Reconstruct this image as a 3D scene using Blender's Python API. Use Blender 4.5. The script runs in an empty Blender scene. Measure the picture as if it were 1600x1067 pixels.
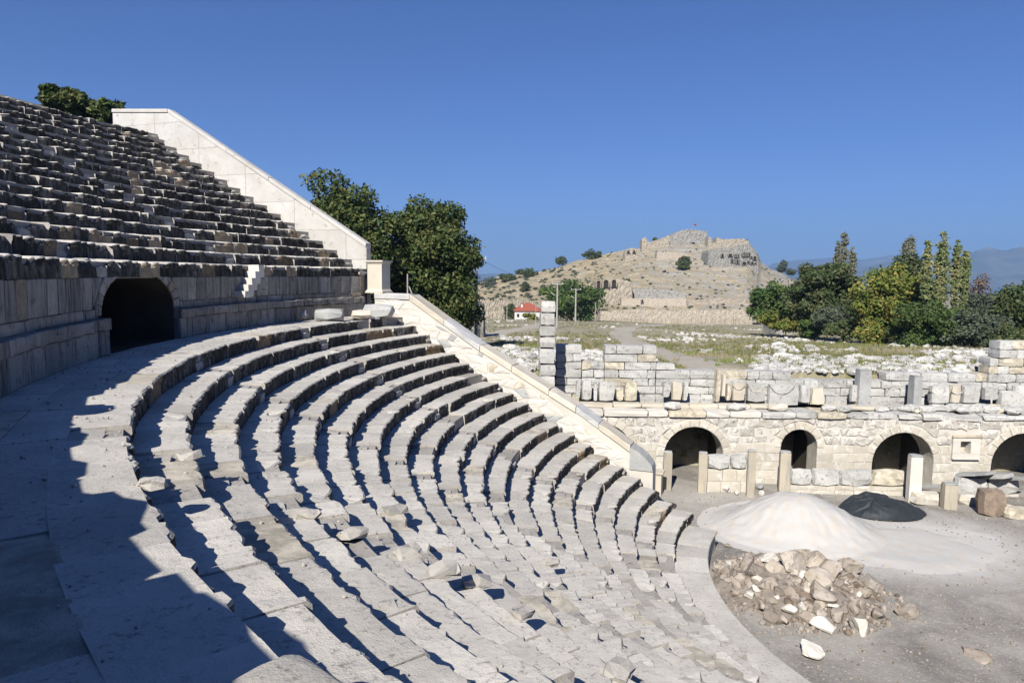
import bpy, bmesh, math, random
import numpy as np
from mathutils import Vector, Matrix, noise
random.seed(7); RNG = np.random.default_rng(7)
sc = bpy.context.scene
COL = sc.collection
PI = math.pi; R_ = math.radians

# ------------------------------------------------------------------ camera
F_PX, PITCH, ROLL = 1093.0, 0.095, 0.011       # focal length in px of a 1600 wide picture
ZC = 11.37                                      # eye height above the orchestra floor
fw = Vector((0, math.cos(PITCH), -math.sin(PITCH))); up0 = Vector((0, math.sin(PITCH), math.cos(PITCH))); rt0 = Vector((1, 0, 0))
rt = rt0 * math.cos(ROLL) + up0 * math.sin(ROLL); up = up0 * math.cos(ROLL) - rt0 * math.sin(ROLL)
cam_d = bpy.data.cameras.new('camera'); cam = bpy.data.objects.new('camera', cam_d); COL.objects.link(cam)
cam_d.sensor_width = 36; cam_d.lens = F_PX / 1600 * 36; cam_d.clip_start = 0.05; cam_d.clip_end = 40000
m = Matrix((rt, up, -fw)).transposed().to_4x4(); m.translation = (0, 0, ZC); cam.matrix_world = m
sc.camera = cam
# ------------------------------------------------------------------ light
SUN_EL, SUN_HEAD = 38.5, 20.0                   # light travels towards +y turned 20 deg to +x
w = bpy.data.worlds.new('World'); sc.world = w; w.use_nodes = True
nt = w.node_tree; bg = nt.nodes['Background']; sky = nt.nodes.new('ShaderNodeTexSky')
sky.sky_type = 'NISHITA'; sky.sun_disc = False; sky.sun_elevation = R_(SUN_EL); sky.sun_rotation = R_(180 + SUN_HEAD)
sky.altitude = 500; sky.air_density = 1.0; sky.dust_density = 0.15; sky.ozone_density = 3.0
tint = nt.nodes.new('ShaderNodeMix'); tint.data_type = 'RGBA'; tint.blend_type = 'MULTIPLY'; tint.inputs[0].default_value = 1; tint.inputs[7].default_value = (.54, .84, 1.52, 1)
nt.links.new(sky.outputs[0], tint.inputs[6]); nt.links.new(tint.outputs[2], bg.inputs[0]); bg.inputs[1].default_value = 0.044
sl = bpy.data.lights.new('sun', 'SUN'); sl.energy = 5.0; sl.angle = R_(0.53); sl.color = (1.0, 0.955, 0.88)
so = bpy.data.objects.new('sun', sl); COL.objects.link(so)
ldir = Vector((math.sin(R_(SUN_HEAD)) * math.cos(R_(SUN_EL)), math.cos(R_(SUN_HEAD)) * math.cos(R_(SUN_EL)), -math.sin(R_(SUN_EL))))
so.rotation_euler = ldir.to_track_quat('-Z', 'Y').to_euler(); so.location = (0, -5, 60)
sc.view_settings.view_transform = 'Standard'; sc.view_settings.look = 'None'; sc.view_settings.gamma = 1
sc.view_settings.exposure = 0.48; sc.view_settings.use_curve_mapping = False
sc.cycles.max_bounces = 6; sc.cycles.diffuse_bounces = 1; sc.cycles.volume_bounces = 0; sc.cycles.transparent_max_bounces = 4

# ------------------------------------------------------------------ surveying helpers (photo bearing -> place)
def ray(px, py):
    u, v = px - 800, py - 533.5
    u, v = u * math.cos(ROLL) + v * math.sin(ROLL), -u * math.sin(ROLL) + v * math.cos(ROLL)
    x = u / F_PX; s = -v / F_PX
    return np.array([x, math.cos(PITCH) + s * math.sin(PITCH), -math.sin(PITCH) + s * math.cos(PITCH)])
def atz(px, py, z):
    r = ray(px, py); k = (z - ZC) / r[2]; return np.array([r[0] * k, r[1] * k, z])
def aty(px, py, Y):
    r = ray(px, py) * (Y / ray(px, py)[1]); return r + [0, 0, ZC]
def project(P):
    P = np.asarray(P, float); x, y, z = P[..., 0], P[..., 1], P[..., 2] - ZC
    d = y * math.cos(PITCH) - z * math.sin(PITCH); v = y * math.sin(PITCH) + z * math.cos(PITCH)
    d = np.where(np.abs(d) < 1e-3, 1e-3, d)
    u = F_PX * x / d; q = -F_PX * v / d
    return 800 + u * math.cos(ROLL) - q * math.sin(ROLL), 533.5 + u * math.sin(ROLL) + q * math.cos(ROLL), d
def seen(P, mg=60):
    u, v, d = project(P); return bool(d > 0.3 and -mg < u < 1600 + mg and -mg < v < 1067 + mg)
CX, CY = 19.305, 22.004                          # centre of the theatre
C3 = np.array([CX, CY, 0.0])
WA = -0.349; WD = np.array([math.cos(WA), math.sin(WA)]); WN = np.array([-math.sin(WA), math.cos(WA)])
def atwall(px, py, off):
    r = ray(px, py); k = (off + WN @ C3[:2]) / (WN @ r[:2]); P = r * k + [0, 0, ZC]
    return (P[:2] - C3[:2]) @ WD, P[2]
ZD = 9.30                                        # level of the walkway (diazoma)
R0, TREAD, RISER = 27.52, 0.737, 0.42
NROW = 20
UR0, UTREAD, URISER, UZ0 = 29.75, 0.857, 0.469, ZD + 2.34
def phi_end(R, off): return 160.0 - math.degrees(math.asin(off / R))

# ------------------------------------------------------------------ object helpers
def tag(o, label=None, cat=None, group=None, kind=None):
    if label: o['label'] = label
    if cat: o['category'] = cat
    if group: o['group'] = group
    if kind: o['kind'] = kind
    return o
WL = {}
def empty(name, loc, label=None, cat=None, group=None, kind=None):
    o = bpy.data.objects.new(name, None); COL.objects.link(o); o.location = loc; o.empty_display_size = .3
    WL[o.name] = np.array(loc, float); return tag(o, label, cat, group, kind)
def add(name, V, Fc, mat, parent=None, mi=None, smooth=False, origin=None):
    V = np.asarray(V, float); og = V.mean(0) if origin is None else np.array(origin, float)
    me = bpy.data.meshes.new(name); me.from_pydata((V - og).tolist(), [], Fc if isinstance(Fc, list) else Fc.tolist())
    for q in (mat if isinstance(mat, (list, tuple)) else [mat]): me.materials.append(q)
    if mi is not None: me.polygons.foreach_set('material_index', mi)
    if smooth: me.polygons.foreach_set('use_smooth', [True] * len(me.polygons))
    me.update()
    o = bpy.data.objects.new(name, me); COL.objects.link(o); WL[o.name] = og
    if parent is not None:
        o.parent = parent; o.location = og - WL[parent.name]
    else: o.location = og
    return o
class MB:
    def __init__(s): s.V = []; s.F = []; s.M = []; s.n = 0
    def add(s, V, Fc, mi=0):
        s.V.append(np.asarray(V, float)); n = s.n
        s.F.extend([tuple(i + n for i in f) for f in Fc]); s.n += len(V)
        s.M.extend(list(mi) if isinstance(mi, (list, tuple, np.ndarray)) else [mi] * len(Fc))
    def build(s, name, mat, parent=None, smooth=False, origin=None):
        return add(name, np.concatenate(s.V), s.F, mat, parent, s.M, smooth, origin)

# ------------------------------------------------------------------ materials
def newmat(name):
    M = bpy.data.materials.new(name); M.use_nodes = True; t = M.node_tree
    b = t.nodes['Principled BSDF']; b.inputs['Roughness'].default_value = .93; b.inputs['Specular IOR Level'].default_value = .15
    return M, t, b
def nd(t, ty, **k):
    n = t.nodes.new(ty)
    for a, v in k.items(): setattr(n, a, v)
    return n
def mth(t, op, a, b=None, c=None, clamp=False):
    n = nd(t, 'ShaderNodeMath', operation=op); n.use_clamp = clamp
    for i, v in enumerate((a, b, c)):
        if v is None: continue
        if isinstance(v, (int, float)): n.inputs[i].default_value = v
        else: t.links.new(v, n.inputs[i])
    return n.outputs[0]
def mix(t, f, a, b, mode='MIX'):
    n = nd(t, 'ShaderNodeMix', data_type='RGBA', blend_type=mode)
    for i, v in ((0, f), (6, a), (7, b)):
        if isinstance(v, (int, float)): n.inputs[i].default_value = v
        elif isinstance(v, tuple): n.inputs[i].default_value = (*v, 1)
        else: t.links.new(v, n.inputs[i])
    return n.outputs[2]
def nz(t, vec, scale, detail=5, rough=.6, dist=0):
    n = nd(t, 'ShaderNodeTexNoise'); n.inputs['Scale'].default_value = scale; n.inputs['Detail'].default_value = detail
    n.inputs['Roughness'].default_value = rough; n.inputs['Distortion'].default_value = dist
    t.links.new(vec, n.inputs['Vector']); return n.outputs['Fac']
def rng_(t, v, a, b, c=0, d=1):
    n = nd(t, 'ShaderNodeMapRange'); n.inputs[1].default_value = a; n.inputs[2].default_value = b
    n.inputs[3].default_value = c; n.inputs[4].default_value = d; t.links.new(v, n.inputs[0]); return n.outputs[0]
def sclvec(t, v, s):
    n = nd(t, 'ShaderNodeVectorMath', operation='MULTIPLY'); t.links.new(v, n.inputs[0]); n.inputs[1].default_value = s; return n.outputs[0]
def posrnd(t):
    g = nd(t, 'ShaderNodeNewGeometry'); oi = nd(t, 'ShaderNodeObjectInfo')
    r = mth(t, 'FRACT', mth(t, 'ADD', oi.outputs['Random'], mth(t, 'MULTIPLY', g.outputs['Random Per Island'], 7.31)))
    cb = nd(t, 'ShaderNodeCombineXYZ')
    for i, k in enumerate((37., 91., 53.)): t.links.new(mth(t, 'MULTIPLY', r, k), cb.inputs[i])
    v = nd(t, 'ShaderNodeVectorMath', operation='ADD'); t.links.new(g.outputs['Position'], v.inputs[0]); t.links.new(cb.outputs[0], v.inputs[1])
    return g.outputs['Position'], v.outputs[0], r
def stone(name, base, alt, dark, amt=.35, fine=9., streak=0., ochre=0., ochre_c=(.30, .20, .10), var=.22, bump=.5, bdist=.03, white=0.):
    M, t, b = newmat(name); pos, vec, r = posrnd(t)
    n1 = nz(t, vec, .9, 4); n2 = nz(t, vec, fine, 6, .72); n3 = nz(t, vec, 2.6, 5, .65, .4)
    c = mix(t, rng_(t, n1, .35, .65), base, alt)
    if white > 0: c = mix(t, rng_(t, n3, 1 - white, 1 - white + .08), c, (.66, .63, .575))
    th = 1 - amt
    d = mth(t, 'MULTIPLY', rng_(t, n2, th - .02, th + .1), rng_(t, n3, .38, .56))
    c = mix(t, d, c, dark)
    if streak > 0:
        s = nz(t, sclvec(t, vec, (3.5, 3.5, .35)), 1.6, 5, .65)
        c = mix(t, mth(t, 'MULTIPLY', rng_(t, s, .62 - .3 * streak, .74 - .2 * streak), rng_(t, n2, .3, .5, .75, 1)), c, dark)
    if ochre > 0:
        r2 = mth(t, 'FRACT', mth(t, 'MULTIPLY', r, 17.3)); oc = mix(t, rng_(t, n3, .4, .6), ochre_c, tuple(x * .62 for x in ochre_c))
        c = mix(t, mth(t, 'GREATER_THAN', r2, 1 - ochre), c, oc)
    r3 = rng_(t, mth(t, 'FRACT', mth(t, 'MULTIPLY', r, 29.7)), 0, 1, 1 - var, 1 + var * .55)
    vm = nd(t, 'ShaderNodeVectorMath', operation='SCALE'); t.links.new(c, vm.inputs[0]); t.links.new(r3, vm.inputs['Scale'])
    t.links.new(vm.outputs[0], b.inputs['Base Color'])
    bp = nd(t, 'ShaderNodeBump'); bp.inputs['Strength'].default_value = bump; bp.inputs['Distance'].default_value = bdist
    hh = mth(t, 'ADD', mth(t, 'MULTIPLY', n2, .5), mth(t, 'ADD', n3, mth(t, 'MULTIPLY', nz(t, vec, fine * 4, 3, .6), .25)))
    t.links.new(hh, bp.inputs['Height']); t.links.new(bp.outputs[0], b.inputs['Normal'])
    return M
def plain(name, c, rough=.7, c2=None, sc_=8):
    M, t, b = newmat(name); b.inputs['Roughness'].default_value = rough
    g = nd(t, 'ShaderNodeNewGeometry'); n = nz(t, g.outputs['Position'], sc_, 4)
    t.links.new(mix(t, rng_(t, n, .3, .7), c, c2 or tuple(x * .75 for x in c)), b.inputs['Base Color']); return M
def leafmat(name, a, b_, c_=None):
    M, t, b = newmat(name); b.inputs['Roughness'].default_value = .6; b.inputs['Specular IOR Level'].default_value = .25
    g = nd(t, 'ShaderNodeNewGeometry'); r = g.outputs['Random Per Island']; n = nz(t, g.outputs['Position'], .7, 3)
    c = mix(t, rng_(t, mth(t, 'ADD', mth(t, 'MULTIPLY', r, .5), mth(t, 'MULTIPLY', n, .6)), .25, .8), a, b_)
    if c_: c = mix(t, rng_(t, mth(t, 'ADD', mth(t, 'MULTIPLY', r, .35), n), .66, .8), c, c_)
    t.links.new(c, b.inputs['Base Color'])
    tr = nd(t, 'ShaderNodeBsdfTranslucent'); t.links.new(c, tr.inputs[0]); mx = nd(t, 'ShaderNodeMixShader'); mx.inputs[0].default_value = .22
    o = t.nodes['Material Output']; t.links.new(b.outputs[0], mx.inputs[1]); t.links.new(tr.outputs[0], mx.inputs[2]); t.links.new(mx.outputs[0], o.inputs[0])
    return M
DK = (.032, .03, .027)
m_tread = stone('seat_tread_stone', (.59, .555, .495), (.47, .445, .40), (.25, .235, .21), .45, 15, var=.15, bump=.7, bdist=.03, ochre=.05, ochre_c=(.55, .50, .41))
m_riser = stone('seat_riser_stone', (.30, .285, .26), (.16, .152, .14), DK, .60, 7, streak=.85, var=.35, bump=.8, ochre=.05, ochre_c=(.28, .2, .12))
m_chip = stone('broken_stone', (.46, .43, .38), (.36, .34, .31), (.12, .115, .11), .42, 9, var=.15, bump=.7)
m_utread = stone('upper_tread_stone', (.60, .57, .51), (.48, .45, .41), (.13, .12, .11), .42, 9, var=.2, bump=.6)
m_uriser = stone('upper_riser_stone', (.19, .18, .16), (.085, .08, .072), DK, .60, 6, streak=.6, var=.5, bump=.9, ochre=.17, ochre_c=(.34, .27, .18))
m_bed = stone('rubble_bed', (.40, .37, .33), (.3, .28, .25), (.15, .14, .13), .45, 8, bump=.9)
m_wallw = stone('pale_wall_stone', (.66, .63, .575), (.60, .56, .49), (.38, .36, .33), .37, 8, var=.08, bump=.8, ochre=.12, ochre_c=(.68, .60, .46))
m_plaster = stone('pale_plaster', (.56, .545, .51), (.48, .455, .41), (.28, .265, .24), .42, 3.5, var=.09, bump=.5, bdist=.015)
m_mortar = stone('pale_mortar', (.62, .59, .53), (.55, .51, .44), (.45, .42, .37), .3, 10, var=.03, bump=.8)
m_grey = stone('grey_weathered_stone', (.44, .44, .42), (.33, .335, .33), (.16, .16, .16), .42, 8, var=.15, bump=.6)
m_cope = stone('coping_stone', (.55, .54, .51), (.44, .44, .43), (.22, .22, .22), .38, 9, var=.15, bump=.5, ochre=.22, ochre_c=(.66, .58, .42))
m_dwall = stone('walkway_wall_stone', (.37, .345, .305), (.27, .25, .22), (.10, .095, .09), .44, 5, streak=.35, var=.28, bump=.6, ochre=.10, ochre_c=(.42, .35, .26))
m_fac = stone('stage_wall_stone', (.58, .54, .46), (.50, .455, .37), (.28, .26, .23), .40, 6, var=.10, bump=.9, white=.46)
m_fac_r = stone('stage_rubble_stone', (.57, .54, .48), (.46, .425, .37), (.19, .18, .165), .46, 6, var=.16, bump=1., bdist=.06, white=.5)
m_face_g = stone('stage_grey_stone', (.56, .55, .515), (.44, .435, .41), (.19, .19, .18), .46, 7, var=.16, bump=.7, ochre=.12, ochre_c=(.62, .56, .44))
m_cream = stone('cream_stone', (.60, .55, .46), (.52, .465, .37), (.42, .36, .28), .3, 6, var=.1, bump=.4)
m_shade_in = stone('inner_vault_painted_shade', (.07, .06, .045), (.05, .042, .033), (.02, .018, .015), .4, 5, var=.2)  # near-black colour stands in for the shade deep inside the arches
m_rock = stone('heap_rock', (.40, .35, .30), (.27, .225, .185), (.12, .095, .075), .46, 4, var=.3, bump=1., ochre=.22, ochre_c=(.30, .235, .18), white=.34)
m_rockw = stone('white_rock', (.66, .63, .57), (.54, .50, .43), (.35, .3, .25), .3, 5, var=.08, bump=.6)
m_rubble = stone('field_rubble_stone', (.60, .585, .54), (.43, .42, .39), (.16, .16, .15), .43, 5, var=.25, bump=.6)
m_ruin = stone('ruin_masonry', (.44, .39, .31), (.35, .30, .23), (.17, .15, .12), .46, 1.6, var=.1, bump=.9, bdist=.15); m_ruing = stone('ruin_grey_masonry', (.37, .355, .32), (.27, .26, .235), (.13, .125, .11), .5, 1.4, var=.1, bump=1, bdist=.2); m_ruino = stone('ruin_ochre_masonry', (.41, .34, .26), (.37, .33, .27), (.24, .19, .14), .45, 1.2, var=.08, bump=.7, bdist=.1)
m_post = stone('post_stone', (.46, .41, .32), (.38, .34, .27), (.25, .25, .25), .36, 6, streak=.25, var=.12)
m_metal = plain('pole_metal', (.42, .40, .36), .6, (.33, .31, .28), 3)
m_wire = plain('wire', (.06, .06, .06), .5)
m_bark = plain('bark', (.12, .095, .07), .95, (.07, .055, .04), 5)

# ------------------------------------------------------------------ shape generators
def cyl_map(R):
    def f(u, v, w_):      # u = metres along arc measured as angle*R, v = height, w_ = proud of the face (towards centre)
        a = u / R; r = R - w_; return (CX + r * math.cos(a), CY + r * math.sin(a), v)
    return f
def plane_map(o, du, n):
    o = np.array(o, float); du = np.array(du, float); n = np.array(n, float)
    def f(u, v, w_): p = o + du * u + n * w_; return (p[0], p[1], v)
    return f
def clip(poly, a, b, c):  # keep a*x+b*y<=c
    out = []
    for i in range(len(poly)):
        p, q = poly[i], poly[(i + 1) % len(poly)]; dp = a * p[0] + b * p[1] - c; dq = a * q[0] + b * q[1] - c
        if dp <= 0: out.append(p)
        if dp * dq < 0: k = dp / (dp - dq); out.append((p[0] + (q[0] - p[0]) * k, p[1] + (q[1] - p[1]) * k))
    return out
def area(p): return abs(sum(p[i][0] * p[(i + 1) % len(p)][1] - p[(i + 1) % len(p)][0] * p[i][1] for i in range(len(p)))) / 2
def ccw(p):
    s = sum(p[i][0] * p[(i + 1) % len(p)][1] - p[(i + 1) % len(p)][0] * p[i][1] for i in range(len(p)))
    return p if s > 0 else p[::-1]
def poly_stone(poly, f, depth=.25, proud=.0, gap=.012, inset=.03, rough=.012, bev=.025, dense=0):
    """a wall stone from its outline on the wall face: back ring, shoulder ring, face ring and a bulging middle"""
    poly = ccw(poly); n = len(poly)
    if dense:
        q = []
        for i in range(n):
            a, b = poly[i], poly[(i + 1) % n]; k = max(1, int(math.dist(a, b) / dense))
            for j in range(k): q.append((a[0] + (b[0] - a[0]) * j / k + (random.uniform(-1, 1) * rough * 1.5 if j else 0), a[1] + (b[1] - a[1]) * j / k + (random.uniform(-1, 1) * rough * 1.5 if j else 0)))
        poly = q; n = len(poly)
    cx = sum(p[0] for p in poly) / n; cy = sum(p[1] for p in poly) / n
    def shr(p, d):
        dx, dy = cx - p[0], cy - p[1]; L = math.hypot(dx, dy) or 1; k = min(.45, d / L); return (p[0] + dx * k, p[1] + dy * k)
    V = []
    for ring, dd, ww in ((0, gap, -depth), (1, gap, proud - bev), (2, gap + inset, proud)):
        for p in poly:
            q = shr(p, dd); V.append(f(q[0], q[1], ww + (random.uniform(-rough, rough) if ring else 0)))
    V.append(f(cx, cy, proud + random.uniform(0, rough * 2.2)))
    Fc = []
    for i in range(n):
        j = (i + 1) % n
        Fc += [(i, j, n + j, n + i), (n + i, n + j, 2 * n + j, 2 * n + i), (2 * n + i, 2 * n + j, 3 * n)]
    return V, Fc
def courses(u0, u1, hs, v0, lmin, lmax, jit=.0, bond=None):
    """coursed masonry cells: list of quads"""
    out = []; v = v0
    for k, h in enumerate(hs):
        u = u0 - random.uniform(0, lmax) * .6
        while u < u1:
            L = random.uniform(lmin, lmax); a, b = max(u, u0), min(u + L, u1)
            if b - a > .08:
                j = lambda: random.uniform(-jit, jit)
                out.append([(a + j(), v + j()), (b + j(), v + j()), (b + j(), v + h + j()), (a + j(), v + h + j())])
            u += L
        v += h
    return out
_g = [(i, j, k) for i in (-1, 0, 1) for j in (-1, 0, 1) for k in (-1, 0, 1) if (i, j, k) != (0, 0, 0)]
_gi = {p: n for n, p in enumerate(_g)}
_gf = []
for ax in range(3):
    for s in (-1, 1):
        for a in (-1, 0):
            for b in (-1, 0):
                q = []
                for (da, db) in ((0, 0), (1, 0), (1, 1), (0, 1)):
                    p = [0, 0, 0]; p[ax] = s; p[(ax + 1) % 3] = a + da; p[(ax + 2) % 3] = b + db; q.append(_gi[tuple(p)])
                _gf.append(tuple(q if s > 0 else q[::-1]))
_gv = np.array(_g, float)
def rough_block(c, dims, rz=0, rx=0, ry=0, rd=.08, nse=.02, seed=None):
    """a hewn block: 26 points, rounded edges and uneven faces"""
    rs = np.random.default_rng(seed if seed is not None else random.randrange(1 << 30))
    g = _gv.copy(); k = np.abs(g).sum(1)
    d = np.array(dims, float) / 2; md = d.min()
    V = g * d - g * (np.where(k == 3, rd * 1.0, np.where(k == 2, rd * .45, 0))[:, None] * md * 1.6)
    V += rs.normal(0, nse, V.shape)
    M = Matrix.Rotation(rz, 3, 'Z') @ Matrix.Rotation(rx, 3, 'X') @ Matrix.Rotation(ry, 3, 'Y')
    return V @ np.array(M).T + np.array(c, float), _gf
def ico(sub):
    b = bmesh.new(); bmesh.ops.create_icosphere(b, subdivisions=sub, radius=1)
    V = np.array([v.co[:] for v in b.verts]); Fc = [tuple(v.index for v in f.verts) for f in b.faces]; b.free(); return V, Fc
ICO = {1: ico(1), 2: ico(2), 3: ico(3)}
def rock(c, dims, sub=2, rs=None, cuts=7, rz=None):
    rs = rs or np.random.default_rng(random.randrange(1 << 30))
    V, Fc = ICO[sub]; V = V.copy()
    for _ in range(cuts):
        n = rs.normal(size=3); n /= np.linalg.norm(n); d = rs.uniform(.42, .8); e = V @ n - d
        V -= np.outer(np.maximum(e, 0), n)
    V += rs.normal(0, .02, V.shape)
    V *= np.array(dims) / 2
    a = rs.uniform(0, 6.28) if rz is None else rz; ti = rs.uniform(-.35, .35)
    M = np.array(Matrix.Rotation(a, 3, 'Z') @ Matrix.Rotation(ti, 3, 'X'))
    return V @ M.T + np.array(c, float), Fc
def box(a, b):
    x0, y0, z0 = a; x1, y1, z1 = b
    return [(x0, y0, z0), (x1, y0, z0), (x1, y1, z0), (x0, y1, z0), (x0, y0, z1), (x1, y0, z1), (x1, y1, z1), (x0, y1, z1)], \
        [(3, 2, 1, 0), (4, 5, 6, 7), (0, 1, 5, 4), (1, 2, 6, 5), (2, 3, 7, 6), (3, 0, 4, 7)]
def tube(pts, r0, r1, n=7):
    V = []; Fc = []; P = [Vector(p) for p in pts]
    for i, p in enumerate(P):
        d = (P[min(i + 1, len(P) - 1)] - P[max(i - 1, 0)]).normalized(); a = d.orthogonal().normalized(); b = d.cross(a)
        r = r0 + (r1 - r0) * i / max(1, len(P) - 1)
        V += [tuple(p + (a * math.cos(2 * PI * k / n) + b * math.sin(2 * PI * k / n)) * r) for k in range(n)]
    for i in range(len(P) - 1):
        for k in range(n):
            Fc.append((i * n + k, i * n + (k + 1) % n, (i + 1) * n + (k + 1) % n, (i + 1) * n + k))
    Fc.append(tuple(range(n))[::-1]); Fc.append(tuple(range((len(P) - 1) * n, len(P) * n)))
    return V, Fc
def nse3(x, y, z=0, s=1.): return noise.noise(Vector((x * s, y * s, z * s)))
def smooth(a, b, x): t = np.clip((x - a) / (b - a), 0, 1); return t * t * (3 - 2 * t)
def fbm(X, Y, s, seed=0, octv=4):
    """cheap vectorised value noise"""
    out = np.zeros(np.broadcast(X, Y).shape); amp = .5; X = X * s + seed * 17.3; Y = Y * s - seed * 9.1
    for o in range(octv):
        xi = np.floor(X).astype(np.int64); yi = np.floor(Y).astype(np.int64); fx = X - xi; fy = Y - yi
        fx = fx * fx * (3 - 2 * fx); fy = fy * fy * (3 - 2 * fy)
        def h(a, b):
            n = (a * 374761393 + b * 668265263 + (seed + o) * 974634777) & 0x7fffffff
            n = ((n ^ (n >> 13)) * 1274126177) & 0x7fffffff; return (n ^ (n >> 16)) / float(0x7fffffff)
        v = (h(xi, yi) * (1 - fx) + h(xi + 1, yi) * fx) * (1 - fy) + (h(xi, yi + 1) * (1 - fx) + h(xi + 1, yi + 1) * fx) * fy
        out += amp * (v * 2 - 1); amp *= .5; X = X * 2.03; Y = Y * 2.03
    return out

# ------------------------------------------------------------------ the ground around the theatre
def lerp_tab(x, tab): return np.interp(x, [p[0] for p in tab], [p[1] for p in tab])
FIELD = [(-4000, 30), (30, 5.6), (38, 5.7), (45, 5.9), (55, 5.3), (70, 4.5), (100, 3.3), (160, .8), (200, -1.6), (240, -3.6), (800, -10), (3000, -60), (20000, -320)]
def H(x, y):
    x = np.asarray(x, float); y = np.asarray(y, float)
    z = lerp_tab(y, FIELD)
    dx, dy = x - CX, y - CY; r = np.hypot(dx, dy); ph = np.degrees(np.arctan2(dy, dx)) % 360
    wv = smooth(152, 163, ph) * (1 - smooth(330, 350, ph)); hill = 19.2 + np.clip(r - 44, 0, 300) * .03 - smooth(60, 400, r) * 20
    z = z * (1 - wv) + hill * wv
    near = 1 - smooth(60, 140, r)
    z = z + near * .18 * fbm(x, y, .45, 3) + .5 * fbm(x, y, .04, 5) * smooth(45, 80, y)
    z = z - smooth(20, 60, x) * smooth(60, 120, y) * 1.0
    return z
def ground_at(px, py):
    r = ray(px, py); lo = 36.0
    k = lo
    while k < 3000:
        P = r * k; 
        if P[2] + ZC < float(H(P[0], P[1])): break
        k += .25 + k * .003
    return np.array([P[0], P[1], float(H(P[0], P[1]))])
def ground_material():
    M, t, b = newmat('field_ground'); g = nd(t, 'ShaderNodeNewGeometry'); p = g.outputs['Position']
    n1 = nz(t, p, .07, 5, .6); n2 = nz(t, p, .6, 6, .7); n3 = nz(t, p, 4, 5, .75)
    c = mix(t, rng_(t, n1, .4, .6), (.38, .335, .25), (.28, .25, .16))
    c = mix(t, rng_(t, n2, .5, .62), c, (.14, .15, .06))
    c = mix(t, rng_(t, n3, .55, .66), c, (.50, .48, .42))
    t.links.new(c, b.inputs['Base Color']); bp = nd(t, 'ShaderNodeBump'); bp.inputs['Distance'].default_value = .12; bp.inputs['Strength'].default_value = .8
    t.links.new(n3, bp.inputs['Height']); t.links.new(bp.outputs[0], b.inputs['Normal']); return M
m_ground = ground_material()
def build_ground():
    phs = np.concatenate([np.arange(20, 160, .8), np.arange(160, 380, 3.0), [380.0]])
    NR = 90; V = []; Fc = []
    for ph in phs:
        a = R_(ph); pm = ph if ph < 360 else ph - 360
        if 154.6 < pm or pm < 24: ri = 43.9
        else:
            ri = 14.6 / max(.05, math.sin(a))
            if pm > 78: ri = max(ri, 4.6 / max(.02, math.cos(a - R_(70))))
            if pm < 142: ri = max(ri, 19.0 / math.sin(a))
            ri = min(ri, 43.9)
        rr = ri * (9000 / ri) ** (np.linspace(0, 1, NR) ** 1.25)
        x = CX + rr * math.cos(a); y = CY + rr * math.sin(a); z = H(x, y)
        V.append((x[0], y[0], -1.5)); V += list(zip(x, y, z))
    n = NR + 1
    for i in range(len(phs) - 1):
        for j in range(n - 1): Fc.append((i * n + j, i * n + j + 1, (i + 1) * n + j + 1, (i + 1) * n + j))
    add('ground', V, Fc, m_ground, smooth=True)['kind'] = 'structure'
build_ground()

# ------------------------------------------------------------------ orchestra floor
def orch_material():
    M, t, b = newmat('orchestra_earth'); g = nd(t, 'ShaderNodeNewGeometry'); p = g.outputs['Position']
    n1 = nz(t, p, .35, 5, .65, .6); n2 = nz(t, p, 9, 6, .75); n3 = nz(t, p, 30, 3, .6)
    c = mix(t, rng_(t, n1, .38, .60), (.20, .185, .165), (.36, .335, .295))
    c = mix(t, rng_(t, n2, .55, .66), c, (.52, .49, .44)); c = mix(t, rng_(t, n3, .60, .68), c, (.16, .15, .14))
    def dust(cx, cy, sx, sy, s=1.):
        v = nd(t, 'ShaderNodeVectorMath', operation='SUBTRACT'); t.links.new(p, v.inputs[0]); v.inputs[1].default_value = (cx, cy, 0)
        q = sclvec(t, v.outputs[0], (1 / sx, 1 / sy, 0)); L = nd(t, 'ShaderNodeVectorMath', operation='LENGTH'); t.links.new(q, L.inputs[0])
        return mth(t, 'MULTIPLY', rng_(t, mth(t, 'ADD', L.outputs['Value'], mth(t, 'MULTIPLY', mth(t, 'SUBTRACT', n1, .5), 1.6)), .55, 1.1, 1, 0), s)
    a = atz(1430, 850, 0); d1 = dust(a[0], a[1], 6.0, 4.3)
    a = atz(1130, 790, 0); d2 = dust(a[0], a[1], 3, 3, .4)
    c = mix(t, d1, c, (.52, .50, .465)); c = mix(t, d2, c, (.5, .47, .42))
    t.links.new(c, b.inputs['Base Color']); bp = nd(t, 'ShaderNodeBump'); bp.inputs['Distance'].default_value = .03; bp.inputs['Strength'].default_value = .9
    t.links.new(mth(t, 'ADD', n2, mth(t, 'MULTIPLY', n3, .4)), bp.inputs['Height']); t.links.new(bp.outputs[0], b.inputs['Normal']); return M
m_orch = orch_material()
def Zo(x, y): return .05 * fbm(np.asarray(x, float), np.asarray(y, float), .5, 2) + .12 * smooth(33, 36, y) * (1 - smooth(14, 20, x))
xs = np.arange(2, 46, .3); ys = np.arange(8, 43.5, .3); X, Y = np.meshgrid(xs, ys); Z = Zo(X, Y)
V = np.stack([X.ravel(), Y.ravel(), Z.ravel()], 1); nx = len(xs)
Fc = [(j * nx + i, j * nx + i + 1, (j + 1) * nx + i + 1, (j + 1) * nx + i) for j in range(len(ys) - 1) for i in range(nx - 1)]
add('orchestra_floor', V, Fc, m_orch, smooth=True)['kind'] = 'structure'

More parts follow.
